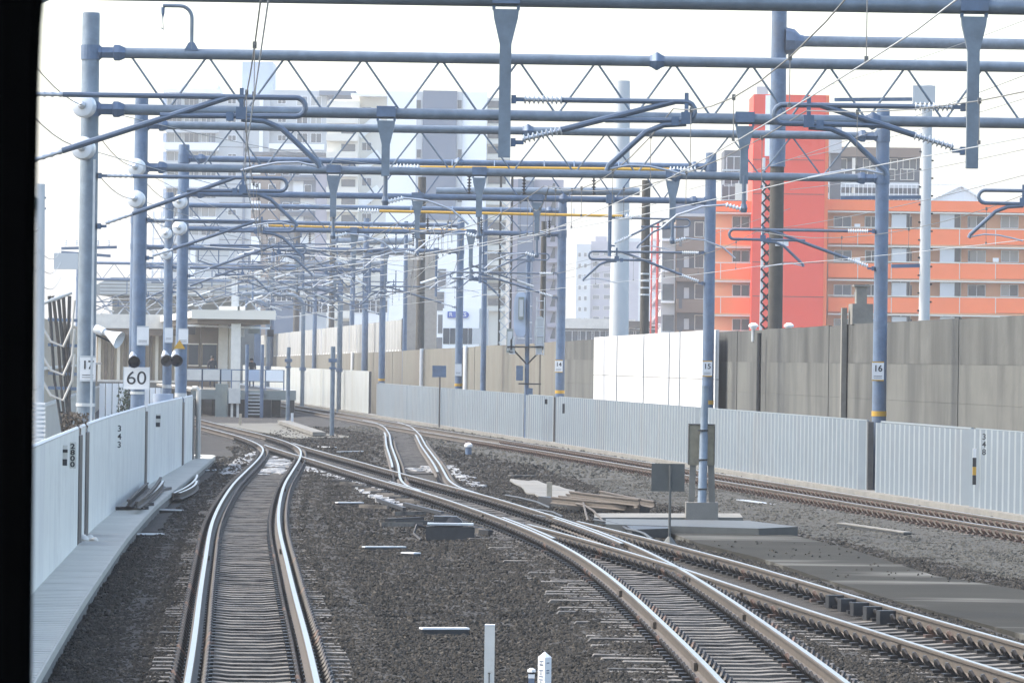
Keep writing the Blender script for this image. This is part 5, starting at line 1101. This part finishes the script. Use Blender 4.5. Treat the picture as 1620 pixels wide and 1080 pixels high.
# white fence pieces, sunlight put into their paint colour
for i, (xa, xb, ya, yb_, d) in enumerate(((157, 196, 606, 700, 200), (228, 262, 613, 660, 218))):
    p, q = at(xa, ya, d), at(xb, ya+3, d); t = thing('white_fence', ['bright white fence piece left of the 60 sign', 'bright white fence piece right of the 60 sign'][i], 'fence', (p.x, d, -.7), 'white fence pieces beyond the left fence')
    n = 4
    for k in range(n):
        x0, x1 = p.x+(q.x-p.x)*k/n, p.x+(q.x-p.x)*(k+1)/n; MB().bx(x0+.01, x1-.01, d+.2*k, d+.05+.2*k, -.7, p.z).build('fence_panel', M['sunwhite'], t)
    MB().bx(q.x, q.x+.1, d+.8, d+.95, -.7, q.z+.05).build('fence_post', M['galv'], t)
p = at(264, 622, 190); tag(MB().tube([(p.x, 188, -.5), (p.x, 188, p.z)], .36, 14).build('pale_blue_tank', M['skyblue'], None, smooth=True), 'pale blue rounded tank between the two narrow columns', 'tank')
# beige wall of the neighbouring viaduct
t = thing('viaduct_wall', 'long beige ribbed wall of the neighbouring viaduct at the left edge', 'wall', (-17.5, 190, -2))
W0, W1 = at(44, 500, 170), at(158, 560, 300)
def WX(y): return W0.x+(W1.x-W0.x)*(y-170)/130
for k in range(13):
    ya, yb2 = 170+k*10, 179.9+k*10
    for z0, z1, o in ((-3, 1.0, 0), (1.02, 2.3, .12), (2.32, 4.1, .24)):
        MB().add([(WX(ya)-o, ya, z0), (WX(yb2)-o, yb2, z0), (WX(yb2)-o-.3, yb2, z0), (WX(ya)-o-.3, ya, z0), (WX(ya)-o, ya, z1), (WX(yb2)-o, yb2, z1), (WX(yb2)-o-.3, yb2, z1), (WX(ya)-o-.3, ya, z1)], [(0,3,2,1),(4,5,6,7),(0,1,5,4),(1,2,6,5),(2,3,7,6),(3,0,4,7)]).build('wall_panel', M['beige'], t)
b = MB()
for k in range(88): y = 170.5+k*1.48; b.bx(WX(y)+.002, WX(y)+.07, y-.12, y+.12, -3, .95)
tag(b.build('rib', M['cream'], t), kind=None)
for z in (1.0, 2.3): MB().bar((WX(170)+.02, 170, z), (WX(300)+.02, 300, z), .16, .1).build('ledge', M['offw'], t)
# louvred stack of plates, cable rack with drooping hoses, light pole
t = thing('louvre_stack', 'small stack of white louvre plates behind the left fence', 'louvre', at(58, 690, 120))
for k in range(9):
    p, q = at(42, 640+k*7, 120), at(70, 640+k*7, 120); MB().bx(p.x, q.x, 120, 120.3, p.z, p.z+.05).build('louvre', M['wht'], t)
d = 150; a = at(61, 700, d); b_ = at(63, 291, d); t = thing('light_pole', 'pale green-grey concrete pole at the left edge', 'pole', (a.x, d, -3))
MB().lathe((a.x, d, -3), (b_.x, d, b_.z), [(0,.18),(.6,.16),(1,.145)], 16).build('shaft', M['bgrey'], t, smooth=True)
p = at(50, 321, d); MB().bx(p.x-.2, p.x+.12, d-.2, d+.1, p.z-.17, p.z+.17).build('lamp_box', M['gcab'], t)
for py in (313, 330): q = at(70, py, d); MB().bx(q.x-.18, q.x+.05, d-.02, d+.05, q.z-.025, q.z+.025).build('bracket', M['steel2'], t)
for k, py in enumerate((350, 385, 412, 600)):
    p, q = at(62, py+10, d), at(34, py-28, 110); wire('pole_wire', ['topmost', 'second', 'third', 'lowest'][k]+' dark wire running from the green-grey pole to the left edge', 'wires of the green-grey pole', span(p, q, .3), .012)
for k, py in enumerate((393, 420, 445)):
    p, q = at(62, py, d), at(96, py-6 if k else 395, 228); wire('pole_wire', ['upper', 'middle', 'lower'][k]+' sagging wire from the green-grey pole to the crossarm pole', 'wires of the green-grey pole', span(p, q, .35), .012)
d = 168; p = at(92, 700, d); t = thing('cable_rack', 'rack of dark cable risers with pale drooping hoses behind the left fence', 'cable rack', (p.x, d, -3))
for k, (xa, xm, xb) in enumerate(((78, 82, 100), (84, 92, 104), (92, 99, 108), (100, 104, 112), (110, 108, 104))):
    q0, q1, q2, q3 = at(xb, 690, d), at(xm+4, 600, d), at(xm, 540, d), at(xa, 468, d); MB().tube([(q0.x, d, -1.5), q0, q1, q2, q3], [.045,.045,.05,.055,.06], 7).build('cable', M['bark' if k % 2 else 'dark'], t, smooth=True)
for py in (505, 545, 590, 613): q0, q1 = at(76, py, d), at(126, py+2, d); MB().bar(q0, q1, .08, .10).build('crossbar', M['steel2'], t)
for k, (py, s) in enumerate(((500, 60), (545, 55), (585, 60))):
    q0, q1 = at(118, py-25, d-.3), at(80, py+40, d-.3); q2 = at(100, py+48, d-.3); q3 = at(66, py+15, d-.3)
    MB().tube([q0, q0.lerp(q2, .5)+Vector((.1, 0, -.1)), q2, q1, q3], .045, 6).build('hose', M['hose'], t, smooth=True)
q = at(88, 480, d); MB().lathe((q.x-.4, d, q.z), (q.x+.5, d, q.z+.35), [(0,.05),(.5,.09),(1,.05)], 10).build('bundle', M['bgrey'], t)
d = 232; a = at(128, 470, d); t = thing('utility_pole', 'distant utility pole with crossarms and a transformer box behind the big column', 'utility pole', (a.x, d, -3)); q = at(128, 380, d)
MB().lathe((a.x, d, -3), (a.x, d, q.z), [(0,.16),(1,.12)], 10).build('shaft', M['tan'], t)
for xa, xb, ya, yb_ in ((97, 185, 393, 391), (97, 175, 399, 405)): MB().bar(at(xa, ya, d-.2), at(xb, yb_, d-.2), .1, .12).build('crossarm', M['steel2'], t)
p, e_ = at(87, 426, d), at(125, 401, d); MB().bx(p.x, e_.x, d-.6, d-.25, p.z, e_.z).build('transformer_box', M['bgrey'], t)
for k in range(5):
    q = at(104+k*17, 389, d-.2); b = MB(); insul(b, q, q+Vector((0,0,.28)), 3, .07); b.build('insulator', M['porc'], t)
d = 520; a = at(248, 470, d); t = thing('lattice_mast', 'thin white lattice antenna mast in the left distance', 'lattice mast', (a.x, d, -.7)); q = at(250, 335, d)
for s in (-.55, .55):
    for sy in (-.5, .5): MB().bar((a.x+s, d+sy, -.7), (a.x+s*.7, d+sy, q.z), .12, .12).build('leg', M['wht'], t)
b = MB(); z = 6
while z < q.z: b.bar((a.x-.5, d-.55, z), (a.x+.5, d-.55, z), .08, .09); b.bar((a.x-.5, d-.58, z), (a.x+.5, d-.58, z+1.6), .05, .06); z += 1.6
b.build('lacing', M['wht'], t)
# shrubs
def shrub(label, px, py, d, w_, h, m, n):
    p = at(px, py, d); t = thing('shrub', label, 'shrub', p, 'shrubs behind the left fence'); b = MB(); b2 = MB()
    for k in range(7): a_ = random.uniform(0, 6.28); b2.tube([(p.x, d, p.z), (p.x+math.cos(a_)*w_*.3, d+math.sin(a_)*w_*.3, p.z+h*random.uniform(.5, .95))], [.02, .006], 4)
    for k in range(n):
        a_, f = random.uniform(0, 6.28), random.random()**.6; c = Vector((p.x+math.cos(a_)*w_*.5*f*(1-.3*f), d+math.sin(a_)*w_*.5*f, p.z+random.random()*h))
        u = Vector((random.uniform(-1,1), random.uniform(-1,1), random.uniform(-1,1))).normalized()*.05; v_ = Vector((random.uniform(-1,1), random.uniform(-1,1), random.uniform(-1,1))).normalized()*.03
        b.add([c-u, c+v_, c+u, c-v_], [(0,1,2,3)])
    b2.build('stem', M['bark'], t); b.build('foliage', M[m], t)
shrub('small conifer shrub left of the 60 sign column', 199, 668, 150, .75, 1.0, 'leaf', 420)
shrub('tangle of dry twigs at the foot of the big left column', 118, 684, 94, .7, .35, 'bark', 260)
tag(MB().bx(*(lambda p, q: (p.x, q.x, 104.0, 104.3, p.z, q.z))(at(170, 668, 104), at(179, 656, 104))).build('junction_box', M['steel2'], None), 'small grey box behind the left fence beside the big column', 'box')

# ------------------------------------------------------------------ buildings
def bpx(b, x0, x1, y0, y1, d, dep, mi=0, base=False):
    """box from its front outline (image columns and rows) at distance d, dep deep"""
    ym = (y0+y1)/2; a, e_ = at(x0, ym, d), at(x1, ym, d); xm = (x0+x1)/2; zb = -.7 if base else at(xm, y1, d).z
    return b.bx(a.x, e_.x, d, d+dep, zb, at(xm, y0, d).z, mi)
def bld(name, label, px, d, group=None): p = at(px, 560, d); return thing(name, label, 'building', (p.x, d, -.7), group)
def wmesh(w_, h, frame='wht', mull=1, pane='glass', half=False):
    b = MB(); f = .06
    if half: b.bx(-w_/2, 0, -.02, .02, 0, h, 2).bx(.001, w_/2, -.02, .02, 0, h)
    else: b.bx(-w_/2, w_/2, -.02, .02, 0, h)
    b.bx(-w_/2-f, w_/2+f, -.05, .03, -f, -.002, 1).bx(-w_/2-f, w_/2+f, -.05, .03, h+.002, h+f, 1).bx(-w_/2-f, -w_/2-.002, -.05, .03, 0, h, 1).bx(w_/2+.002, w_/2+f, -.05, .03, 0, h, 1)
    for k in range(mull): x = -w_/2+w_*(k+1)/(mull+1); b.bx(x-.03, x+.03, -.045, -.021, 0, h, 1)
    return b.mesh('window', [M[pane], M[frame], M['glass2']])
def wput(me, t, px, py, d): p = at(px, py, d); return link('window', me, t, (p.x, d-.04, p.z))
# orange apartment block
d = 456.0; u = d/F
t = bld('apartment_block', 'orange apartment block with long balconies and a red stair tower', 1400, d)
MBx = lambda *a_, **k_: bpx(MB(), *a_, **k_)
MBx(1190, 1304, 150, 530, d-3.2, 9, base=True).build('stair_tower', M['orange1'], t)
MBx(1210.5, 1228, 151, 247, d-3.26, .05).build('white_strip', M['bwhite'], t)
bpx(MB(), 1302, 1309.5, 151, 530, d-2.9, 8, base=True).build('tower_side', M['orange2'], t)
for k in range(7): MBx(1190.5, 1303.5, 150+54*(k+.9), 150.8+54*(k+.9), d-3.24, .035).build('panel_joint', M['rust'], t)
MBx(1309, 1700, 320, 530, d, 9, base=True).build('wall', M['orange3'], t); MBx(1128, 1191, 320, 530, d, 9, base=True).build('wall', M['orange3'], t)
MBx(1309.5, 1700, 318, 335, d-1.5, 1.7).build('parapet', M['orange2'], t); MBx(1128, 1189.5, 318, 335, d-1.5, 1.7).build('parapet', M['orange2'], t)
wA, wBm, wC = wmesh(26*u, 17*u), wmesh(18*u, 17*u), wmesh(28*u, 25*u, 'cream', 1)
wAv = [wA, wmesh(26*u, 17*u, half=True), wmesh(26*u, 17*u, pane='glass3'), wmesh(26*u, 17*u, pane='glass2')]
for (X0, X1) in ((1309.8, 1700), (1128, 1189.2)):
    for k in range(4):
        yp = 363+54*k
        MBx(X0, X1, 336+54*k, 338.2+54*k, d-1.58, 1.7).build('slab_edge', M['cream'], t)
        x = X0; j = 0
        st = [X0, 1357, 1410, 1464, 1518, 1575, 1632, 1690] if X0 > 1200 else [1128, 1140, 1189]
        for a, e_ in zip(st, st[1:]): MBx(a+.6, e_-.6, yp, yp+24.5, d-1.5, .12).build('balcony_panel', M['orange2'], t)
        MBx(X0, X1, yp-2.2, yp-.6, d-1.53, .16).build('handrail', M['cream'], t)
        for a in st[1:-1]: MBx(a-.5, a+.5, yp-.5, yp+24.4, d-1.52, .14).build('balcony_post', M['cream'], t)
        MBx(X0, X1, yp+24.6, yp+26.5, d-1.5, 1.5).build('floor_slab', M['orange3'], t)
        yb_ = yp-5 if k else 358
        if X0 > 1200:
            for px, mm, top in ((1333, wA, 0), (1378, wBm, 0), (1425, wC, 1), (1505, wC, 1), (1545, wA, 0), (1597, wA, 0)): wput(random.choice(wAv) if mm is wA else mm, t, px+random.uniform(-.4, .4), yp-3, d)
            for px in (1352, 1460, 1571, 1622):
                if random.random() < .7: MBx(px, px+9, yp-9, yp-2.5, d-1.0, .4).build('air_conditioner', M['bwhite'], t)
            for px in (1440, 1532): MBx(px, px+2.5, yp-20, yp-4, d-1.2, .08).build('drain_pipe', M['dark'], t)
            for px in (1412, 1488): MBx(px-1, px+22, yp-24, yp-2.4, d-1.35, .06).build('balcony_screen', M['bgrey'], t)
        else: wput(wA, t, 1172, yp-3, d)
# grey block and plant behind the orange block
t = bld('grey_flats', 'dark grey flats with a roof terrace behind the orange block', 1380, 520); d = 520
MBx(1300, 1455, 236, 330, d, 9, base=True).build('wall', M['bdark'], t); MBx(1298, 1458, 233, 248, d-.9, 10).build('roof_edge', M['bbrown'], t)
for k in range(2):
    yp = 288+18*k; MBx(1310, 1453, yp, yp+9, d-1.2, .1).build('balcony_panel', M['bgrey'], t)
for px in (1348,): MBx(px, px+5, 250, 318, d-1.0, .3).build('pier', M['cream'], t)
wG = wmesh(20*d/F, 16*d/F, 'cream', 1)
for px in (1325, 1372, 1405, 1435): wput(wG, t, px, 284, d-.02); wput(wG, t, px+4, 268, d-.02)
b = MB()
for px in range(1302, 1560, 7): bpx(b, px, px+.7, 292, 318, d-2.2, .05)
bpx(b, 1302, 1560, 291, 292.5, d-2.25, .06); b.build('terrace_railing', M['bwhite'], t)
t = bld('plant_tower', 'grey rooftop box with a white numeral 2 beside the red tower', 1319, 500); d = 500
MBx(1309, 1332, 195, 242, d, 2.4).build('box', M['bgrey'], t); p = at(1317, 211, d); text('2', 1.1, (p.x, d-.03, p.z), M['bwhite'], t, bold=.03)
MBx(1312, 1329, 242.2, 500, d+.4, 1.6, base=True).build('core', M['bdark'], t)
t = bld('grey_penthouse', 'dark grey flats behind the left wing of the orange block', 1165, 540); d = 540
MBx(1145, 1190, 238, 400, d, 8, base=True).build('wall', M['bdark'], t); MBx(1163, 1190, 290, 317, d-.3, .28).build('wall_panel', M['cream'], t); MBx(1143, 1192, 268, 271, d-.6, .6).build('ledge', M['bgrey'], t); MBx(1197, 1215, 137, 152, d-60, 3).build('roof_box', M['bgrey'], t)
for k in range(3): wput(wmesh(1.4, 1.5), t, 1153+k*4, 316-k*22, d-.02)
t = bld('shed', 'pale low gabled shed behind the orange roof, right', 1515, 540); d = 540
p0, p1, p2, p3 = at(1470, 320, d), at(1520, 296, d), at(1562, 322, d), at(1500, 330, d); MB().prism([(p0.x, -.7), (p0.x, p0.z), (p1.x, p1.z), (p2.x, p2.z), (p2.x, -.7)], d, d+6).build('wall', M['bwhite'], t); MB().bar((p0.x, d+3, p0.z+.1), (p1.x, d+3, p1.z+.1), 6.6, .14).build('roof', M['bwhite'], t); MB().bar((p1.x+.05, d+3, p1.z+.1), (p2.x, d+3, p2.z+.1), 6.6, .14).build('roof', M['bwhite'], t)
# brown flats with fire stairs
d = 490.0; t = bld('brown_flats', 'brown tiled flats with dark recessed balconies left of the orange block', 1085, d)
MBx(1068, 1128, 342, 530, d, 9, base=True).build('wall', M['bbrown'], t); MBx(1063, 1125, 318, 342, d+1, 6).build('penthouse', M['bblue'], t); MBx(1064, 1130, 338, 342.5, d-.7, 9).build('roof_edge', M['bgrey'], t)
MBx(1046, 1068, 355, 530, d-.2, 8, base=True).build('glass_wing', M['bgrey'], t)
wH = wmesh(13*d/F, 22*d/F, 'cream', 0)
for k in range(4):
    yp = 348+49*k
    MBx(1071, 1119, yp, yp+27, d-.02, .03).build('recess_shade', M['bdark'], t); MBx(1070, 1122, yp+27.2, yp+48, d-1.1, 1.1).build('balcony', M['bbrown'], t); MBx(1074, 1079, yp+20, yp+42, d-1.16, .05).build('dark_panel', M['bdark'], t)  # flat dark sheet painted as the shade of a recessed balcony
    wput(wH, t, 1106, yp+26, d-.05); MBx(1082, 1090, yp+9, yp+26, d-.08, .05).build('door', M['bgrey'], t)
    MBx(1048, 1066, yp+3, yp+29, d-.26, .05).build('window', M['glass'], t); MBx(1046.5, 1067, yp+31, yp+33, d-.9, .9).build('ledge', M['bwhite'], t)
d = 480; t = bld('fire_stair', 'white fire stair tower with a red pipe in front of the brown flats', 1037, d)
for k in range(7):
    yp = 378+27*k; MBx(1029, 1046, yp, yp+2.5, d, 1.5).build('landing', M['bwhite'], t); p, q = at(1030, yp+26, d), at(1044, yp+3, d); MB().bar((p.x, d+.4, p.z), (q.x, d+.4, q.z), .8, .12).build('flight', M['bwhite'], t)
    MBx(1029.5, 1045.5, yp+14, yp+26, d+.3, .06).build('screen', M['bgrey'], t)
p = at(1038, 545, d); q = at(1041, 352, d); MB().tube([(p.x, d-.2, -.7), (q.x, d-.2, q.z)], .12, 8).build('red_pipe', M['red'], t); p = at(1029, 545, d); MB().tube([(p.x, d-.1, -.7), (p.x, d-.1, at(1029, 360, d).z)], .07, 8).build('red_pipe', M['red'], t)
# far grey flats
d = 1300.0; t = bld('far_flats', 'pale grey far block of flats right of the centre, faded by haze', 960, d)
MBx(911, 934, 386, 520, d, 16, base=True).build('wall', M['bgrey'], t); MBx(934, 1010, 382, 520, d+2, 14, base=True).build('side_wall', M['bmauve'], t); MBx(942, 960, 374, 390, d+3, 8).build('roof_box', M['bmauve'], t); MBx(985, 1040, 377, 520, d+60, 14, base=True).build('rear_wall', M['bgrey'], t)
wF, wF2 = wmesh(4*d/F, 6*d/F, 'cream', 0), wmesh(10*d/F, 6*d/F, 'cream', 0)
for k in range(8):
    wput(wF, t, 917, 406+17.2*k, d); wput(wF, t, 926, 406+17.2*k, d); wput(wF2, t, 943, 404+17.2*k, d+2); wput(wF2, t, 960, 404+17.2*k, d+2); wput(wF2, t, 1022, 404+17.2*k, d+60)
# low roofs in the gap
d = 560.0; t = bld('low_house', 'low houses with reddish roofs between the pole and the mauve block', 950, d)
MBx(893, 1040, 520, 560, d, 8, base=True).build('wall', M['bdark'], t); p, q = at(890, 519, d), at(1005, 505, d); MB().bx(p.x, q.x, d-.5, d+8, p.z, q.z).build('roof', M['offw'], t); MBx(985, 1042, 508, 519, d-2, 8).build('roof', M['rust'], t)
for k in range(6): wput(wmesh(1.6, 1.1), t, 905+k*22, 540, d)
# mauve flats
d = 620.0; t = bld('mauve_flats', 'mauve tiled block of flats with dark angled windows right of centre', 850, d)
MBx(806, 890, 284, 560, d, 12, base=True).build('wall', M['bmauve'], t); MBx(818, 843, 283, 560, d-.9, 1, base=True).build('glass_bay', M['bblue'], t); MBx(828, 846, 279, 286, d-1.2, 6).build('roof_edge', M['bgrey'], t); MBx(800, 806, 300, 560, d+1, 10, base=True).build('cream_strip', M['cream'], t)
for k in range(10):
    yp = 290+25.5*k; p, q, r_ = at(870, yp+16, d), at(878, yp+16, d), at(876, yp, d)
    MB().prism([(p.x, p.z), (q.x, q.z), (q.x, r_.z), (p.x+.35, r_.z)], d-.07, d-.01).build('window', M['glass'], t); MBx(866, 889, yp+17.2, yp+23.5, d-.9, .9).build('balcony', M['bmauve'], t); MBx(819, 842, yp+15, yp+16.4, d-1.0, .08).build('floor_line', M['bgrey'], t)
# white tower with dark strip
d = 700.0; t = bld('white_tower', 'tall white block with a dark blue-grey vertical strip, centre left', 690, d)
MBx(610, 768, 145, 560, d, 18, base=True).build('wall', M['bwhite'], t); MBx(668, 722, 143.5, 348, d-.5, .5).build('dark_strip', M['bblue'], t); MBx(658, 667.7, 145, 348, d-.3, .3).build('grey_strip', M['bgrey'], t); MBx(722.3, 731, 145, 348, d-.3, .3).build('grey_strip', M['bgrey'], t)
for px in (662.5, 727):
    for py in (172, 250, 320): wput(wmesh(.55, 1.1, 'bgrey', 0), t, px, py, d-.32)
MBx(768, 806, 155, 560, d+3, 14, base=True).build('cream_wing', M['cream'], t)
for k in range(14): MBx(772, 800, 160+24*k, 171+24*k, d+2.9, .08).build('window', M['glass'], t); MBx(769, 806, 173+24*k, 180+24*k, d+1.8, 1.2).build('balcony', M['cream'], t)
MBx(640, 690, 400, 560, d-70, 8, base=True).build('lower_wing', M['pale'], t)
for k in range(4): wput(wmesh(1.0, 2.4, 'bgrey', 0), t, 699-3*(k % 2), 455+36*k, d-.05)
t = bld('shop_block', 'low white shop block with a rounded blue sign behind the wall', 735, 420); d = 420
MBx(700, 758, 488, 560, d, 8, base=True).build('wall', M['bwhite'], t); MBx(758.3, 772, 488, 560, d+1.2, 7, base=True).build('side_wall', M['bgrey'], t)
for a, e_ in ((701, 711), (712, 722), (732, 740), (741, 747)): MBx(a, e_, 519, 544, d-.05, .04).build('window', M['glass'], t)
MBx(748.5, 766, 519, 544, d-.04, .03).build('shutter', M['bgrey'], t)
p, q = at(708, 502.5, d), at(742, 493, d); hh = (q.z-p.z)/2; cz = (q.z+p.z)/2
sg = MB(); sg.prism([(p.x, p.z), (q.x-hh, p.z)]+[(q.x-hh+hh*math.sin(a), cz-hh*math.cos(a)) for a in np.linspace(.3, 2.84, 7)]+[(q.x-hh, q.z), (p.x, q.z)], d-.12, d-.02)
so = thing('shop_sign', 'rounded blue shop sign with white letters, partly behind a column', 'shop sign', (p.x, d-.1, p.z)); sg.build('board', M['bluesign'], so)
text('R', .42, (p.x+.25, d-.13, cz), M['wht'], so, bold=.01); text('XS', .42, (q.x-.45, d-.13, cz), M['wht'], so, bold=.01)
# cream stepped block
d = 780.0; t = bld('cream_block', 'cream stepped block of flats between the grey tower and the white block', 560, d)
MBx(515, 566, 160, 560, d, 14, base=True).build('wall', M['cream'], t); MBx(566, 612, 150, 560, d+3, 12, base=True).build('wall', M['cream'], t); MBx(555, 612, 148, 152, d-1, 14).build('roof_edge', M['bwhite'], t)
for k in range(13):
    yp = 172+28*k; MBx(516, 566, yp+12, yp+23, d-1.4, 1.4).build('balcony', M['cream'], t); MBx(540, 562, yp, yp+11.5, d-.06, .05).build('window', M['glass'], t); wput(wmesh(1.3, 1.1), t, 580, yp+10, d+3)
    if k % 2 == 0:
        p, q = at(566, yp+40, d), at(600, yp+14, d); MB().bar((p.x, d+2.6, p.z), (q.x, d+2.6, q.z), .8, 1.4).build('stair_flight', M['bwhite'], t)
# big grey tower
d = 840.0; t = bld('grey_tower', 'big grey stepped apartment tower with glazed balconies on the left', 380, d)
MBx(262, 424, 152, 560, d, 20, base=True).build('wall', M['bgrey'], t); MBx(424, 514, 143, 560, d+1, 18, base=True).build('wall', M['bgrey'], t)
MBx(383, 432, 98, 152, d+5, 10).build('roof_box', M['skyblue'], t); MBx(505, 563, 143.5, 150.5, d-1, 14).build('roof_slab', M['bblue'], t); MBx(258, 350, 141, 147, d-1.6, 16).build('roof_slab', M['bwhite'], t); MBx(270, 345, 133.5, 141, d+4, 8).build('roof_rail', M['bgrey'], t)
wT, wT2, wT3 = wmesh(12*d/F, 8*d/F, 'bwhite', 1), wmesh(22*d/F, 14*d/F, 'bwhite', 2, 'glass3'), wmesh(16*d/F, 14*d/F, 'bwhite', 1)
wT2v = [wT2, wmesh(22*d/F, 14*d/F, 'bwhite', 2, 'glass3', True), wmesh(22*d/F, 14*d/F, 'bwhite', 1, 'glass2'), wmesh(22*d/F, 14*d/F, 'bgrey', 2, 'glass')]; wT3v = [wT3, wmesh(16*d/F, 14*d/F, 'bwhite', 1, 'glass2'), wmesh(16*d/F, 14*d/F, 'bwhite', 1, 'glass3', True)]
for k in range(13):
    yp = 152+29.3*k
    MBx(259, 346, yp+15, yp+26.5, d-1.9, .2).build('balcony', M['bwhite' if k % 2 == 0 else 'bgrey'], t); MBx(262, 345, yp+26.6, yp+28.6, d-1.9, 1.9).build('floor_slab', M['bgrey'], t)
    MBx(258, 263, yp, yp+14.8, d-1.6, 1.6).build('glass_screen', M['skyblue'], t)
    for px in (276, 303, 330): wput(random.choice(wT2v), t, px, yp+14.5, d)
    for px in (367, 446): wput(wT, t, px, yp+12, d if px < 424 else d+1)
    for px in (478, 500): wput(random.choice(wT3v), t, px, yp+15, d+1)
    MBx(425, 513, yp+17, yp+26, d-.4, .2).build('balcony', M['bwhite'], t); MBx(347, 423, yp+22, yp+23, d-.05, .04).build('floor_line', M['bdark'], t)
MBx(383, 387, 152, 560, d-.5, .45, base=True).build('down_pipe', M['bblue'], t); MBx(408, 414, 152, 560, d-.4, .35, base=True).build('pier', M['bwhite'], t)
d = 780.0; t = bld('brown_tower', 'dark blue-grey and brown flats in front of the big grey tower', 450, d)
MBx(396, 442, 243, 560, d, 10, base=True).build('wall', M['bbrown'], t); MBx(442.3, 514, 250, 560, d+.5, 10, base=True).build('wall', M['bblue'], t); MBx(398, 515, 241, 246, d-1, 12).build('roof_edge', M['bdark'], t); MBx(498, 516, 247, 560, d-.6, 1, base=True).build('pier', M['bmauve'], t)
wW = wmesh(10*d/F, 12*d/F, 'bwhite', 0); wW2 = MB().bx(-1.1, 1.1, -.05, .02, 0, 1.9).mesh('window', M['bwhite'])
for k in range(11):
    yp = 262+28*k
    for px in (452, 468, 487): wput(wW2 if (k+px) % 2 else wW, t, px, yp+15, d+.5)
    wput(wW, t, 430, yp+14, d); MBx(443, 497, yp+18, yp+24, d-.5, .9).build('balcony', M['bdark'], t); MBx(397, 412, yp, yp+14, d-.1, .08).build('window', M['bwhite'], t)
d = 640.0; t = bld('pale_annex', 'pale grey windowless annex low in front of the grey tower', 345, d)
MBx(296, 362, 392, 560, d, 10, base=True).build('wall', M['bgrey'], t); MBx(292, 364, 387, 392.3, d-.6, 11).build('roof_edge', M['bwhite'], t); MBx(300, 308, 393, 560, d-.4, .35, base=True).build('corner_pier', M['bwhite'], t)
for k in range(5): MBx(309, 361, 404+24*k, 405+24*k, d-.03, .02).build('panel_joint', M['bblue'], t)
for i, (px0, px1, py, d, m, lb) in enumerate(((362, 400, 440, 620, 'cream', 'low cream house right of the pale annex'), (420, 470, 452, 600, 'bblue', 'low blue-grey house above the noise barrier'), (474, 516, 470, 560, 'bgrey', 'low grey house behind the noise barrier'), (560, 612, 470, 560, 'bwhite', 'low white house behind the noise barrier'))):
    t = bld('low_house', lb, (px0+px1)/2, d); MBx(px0, px1, py, 560, d, 8, base=True).build('wall', M[m], t); MBx(px0-1.5, px1+1.5, py-3.5, py-.1, d-.5, 9).build('roof', M['roof'], t)
    for k in range(3): wput(wmesh(1.2, 1.2), t, px0+(px1-px0)*(k+.5)/3, py+24, d)

# ------------------------------------------------------------------ window surround of the train the picture is taken from
y0, y1 = 3.0, 3.06
edge = [at(px, py, 3.0) for px, py in ((64, -60), (56, -20), (51, 30), (47, 120), (44, 260), (42, 420), (40, 620), (38, 820), (36, 1000), (35, 1140))]
ex = [(p.x, p.z) for p in edge]; zt, zb_ = ex[0][1], ex[-1][1]
t = thing('train_window_frame', 'black window surround of the train cab along the left picture edge', 'window frame', (-.3, y0, 2.5))
left_x = ex[4][0]-.10
MB().prism([(left_x, zb_-.06)]+ex[::-1]+[(left_x, zt+.06)], y0, y1).build('left_pillar', M['black'], t)
MB().bx(left_x, 1.1, y0, y1, zb_-.14, zb_-.061).build('sill', M['black'], t); MB().bx(left_x, 1.1, y0, y1, zt+.061, zt+.14).build('top_rail', M['black'], t); MB().bx(1.0, 1.1, y0, y1, zb_-.06, zt+.06).build('right_pillar', M['black'], t)
MB().bx(-1.1, 1.3, y0-.02, y1+.02, .9, zb_-.142).build('front_panel', M['black'], t)
print('objects', len(bpy.data.objects))
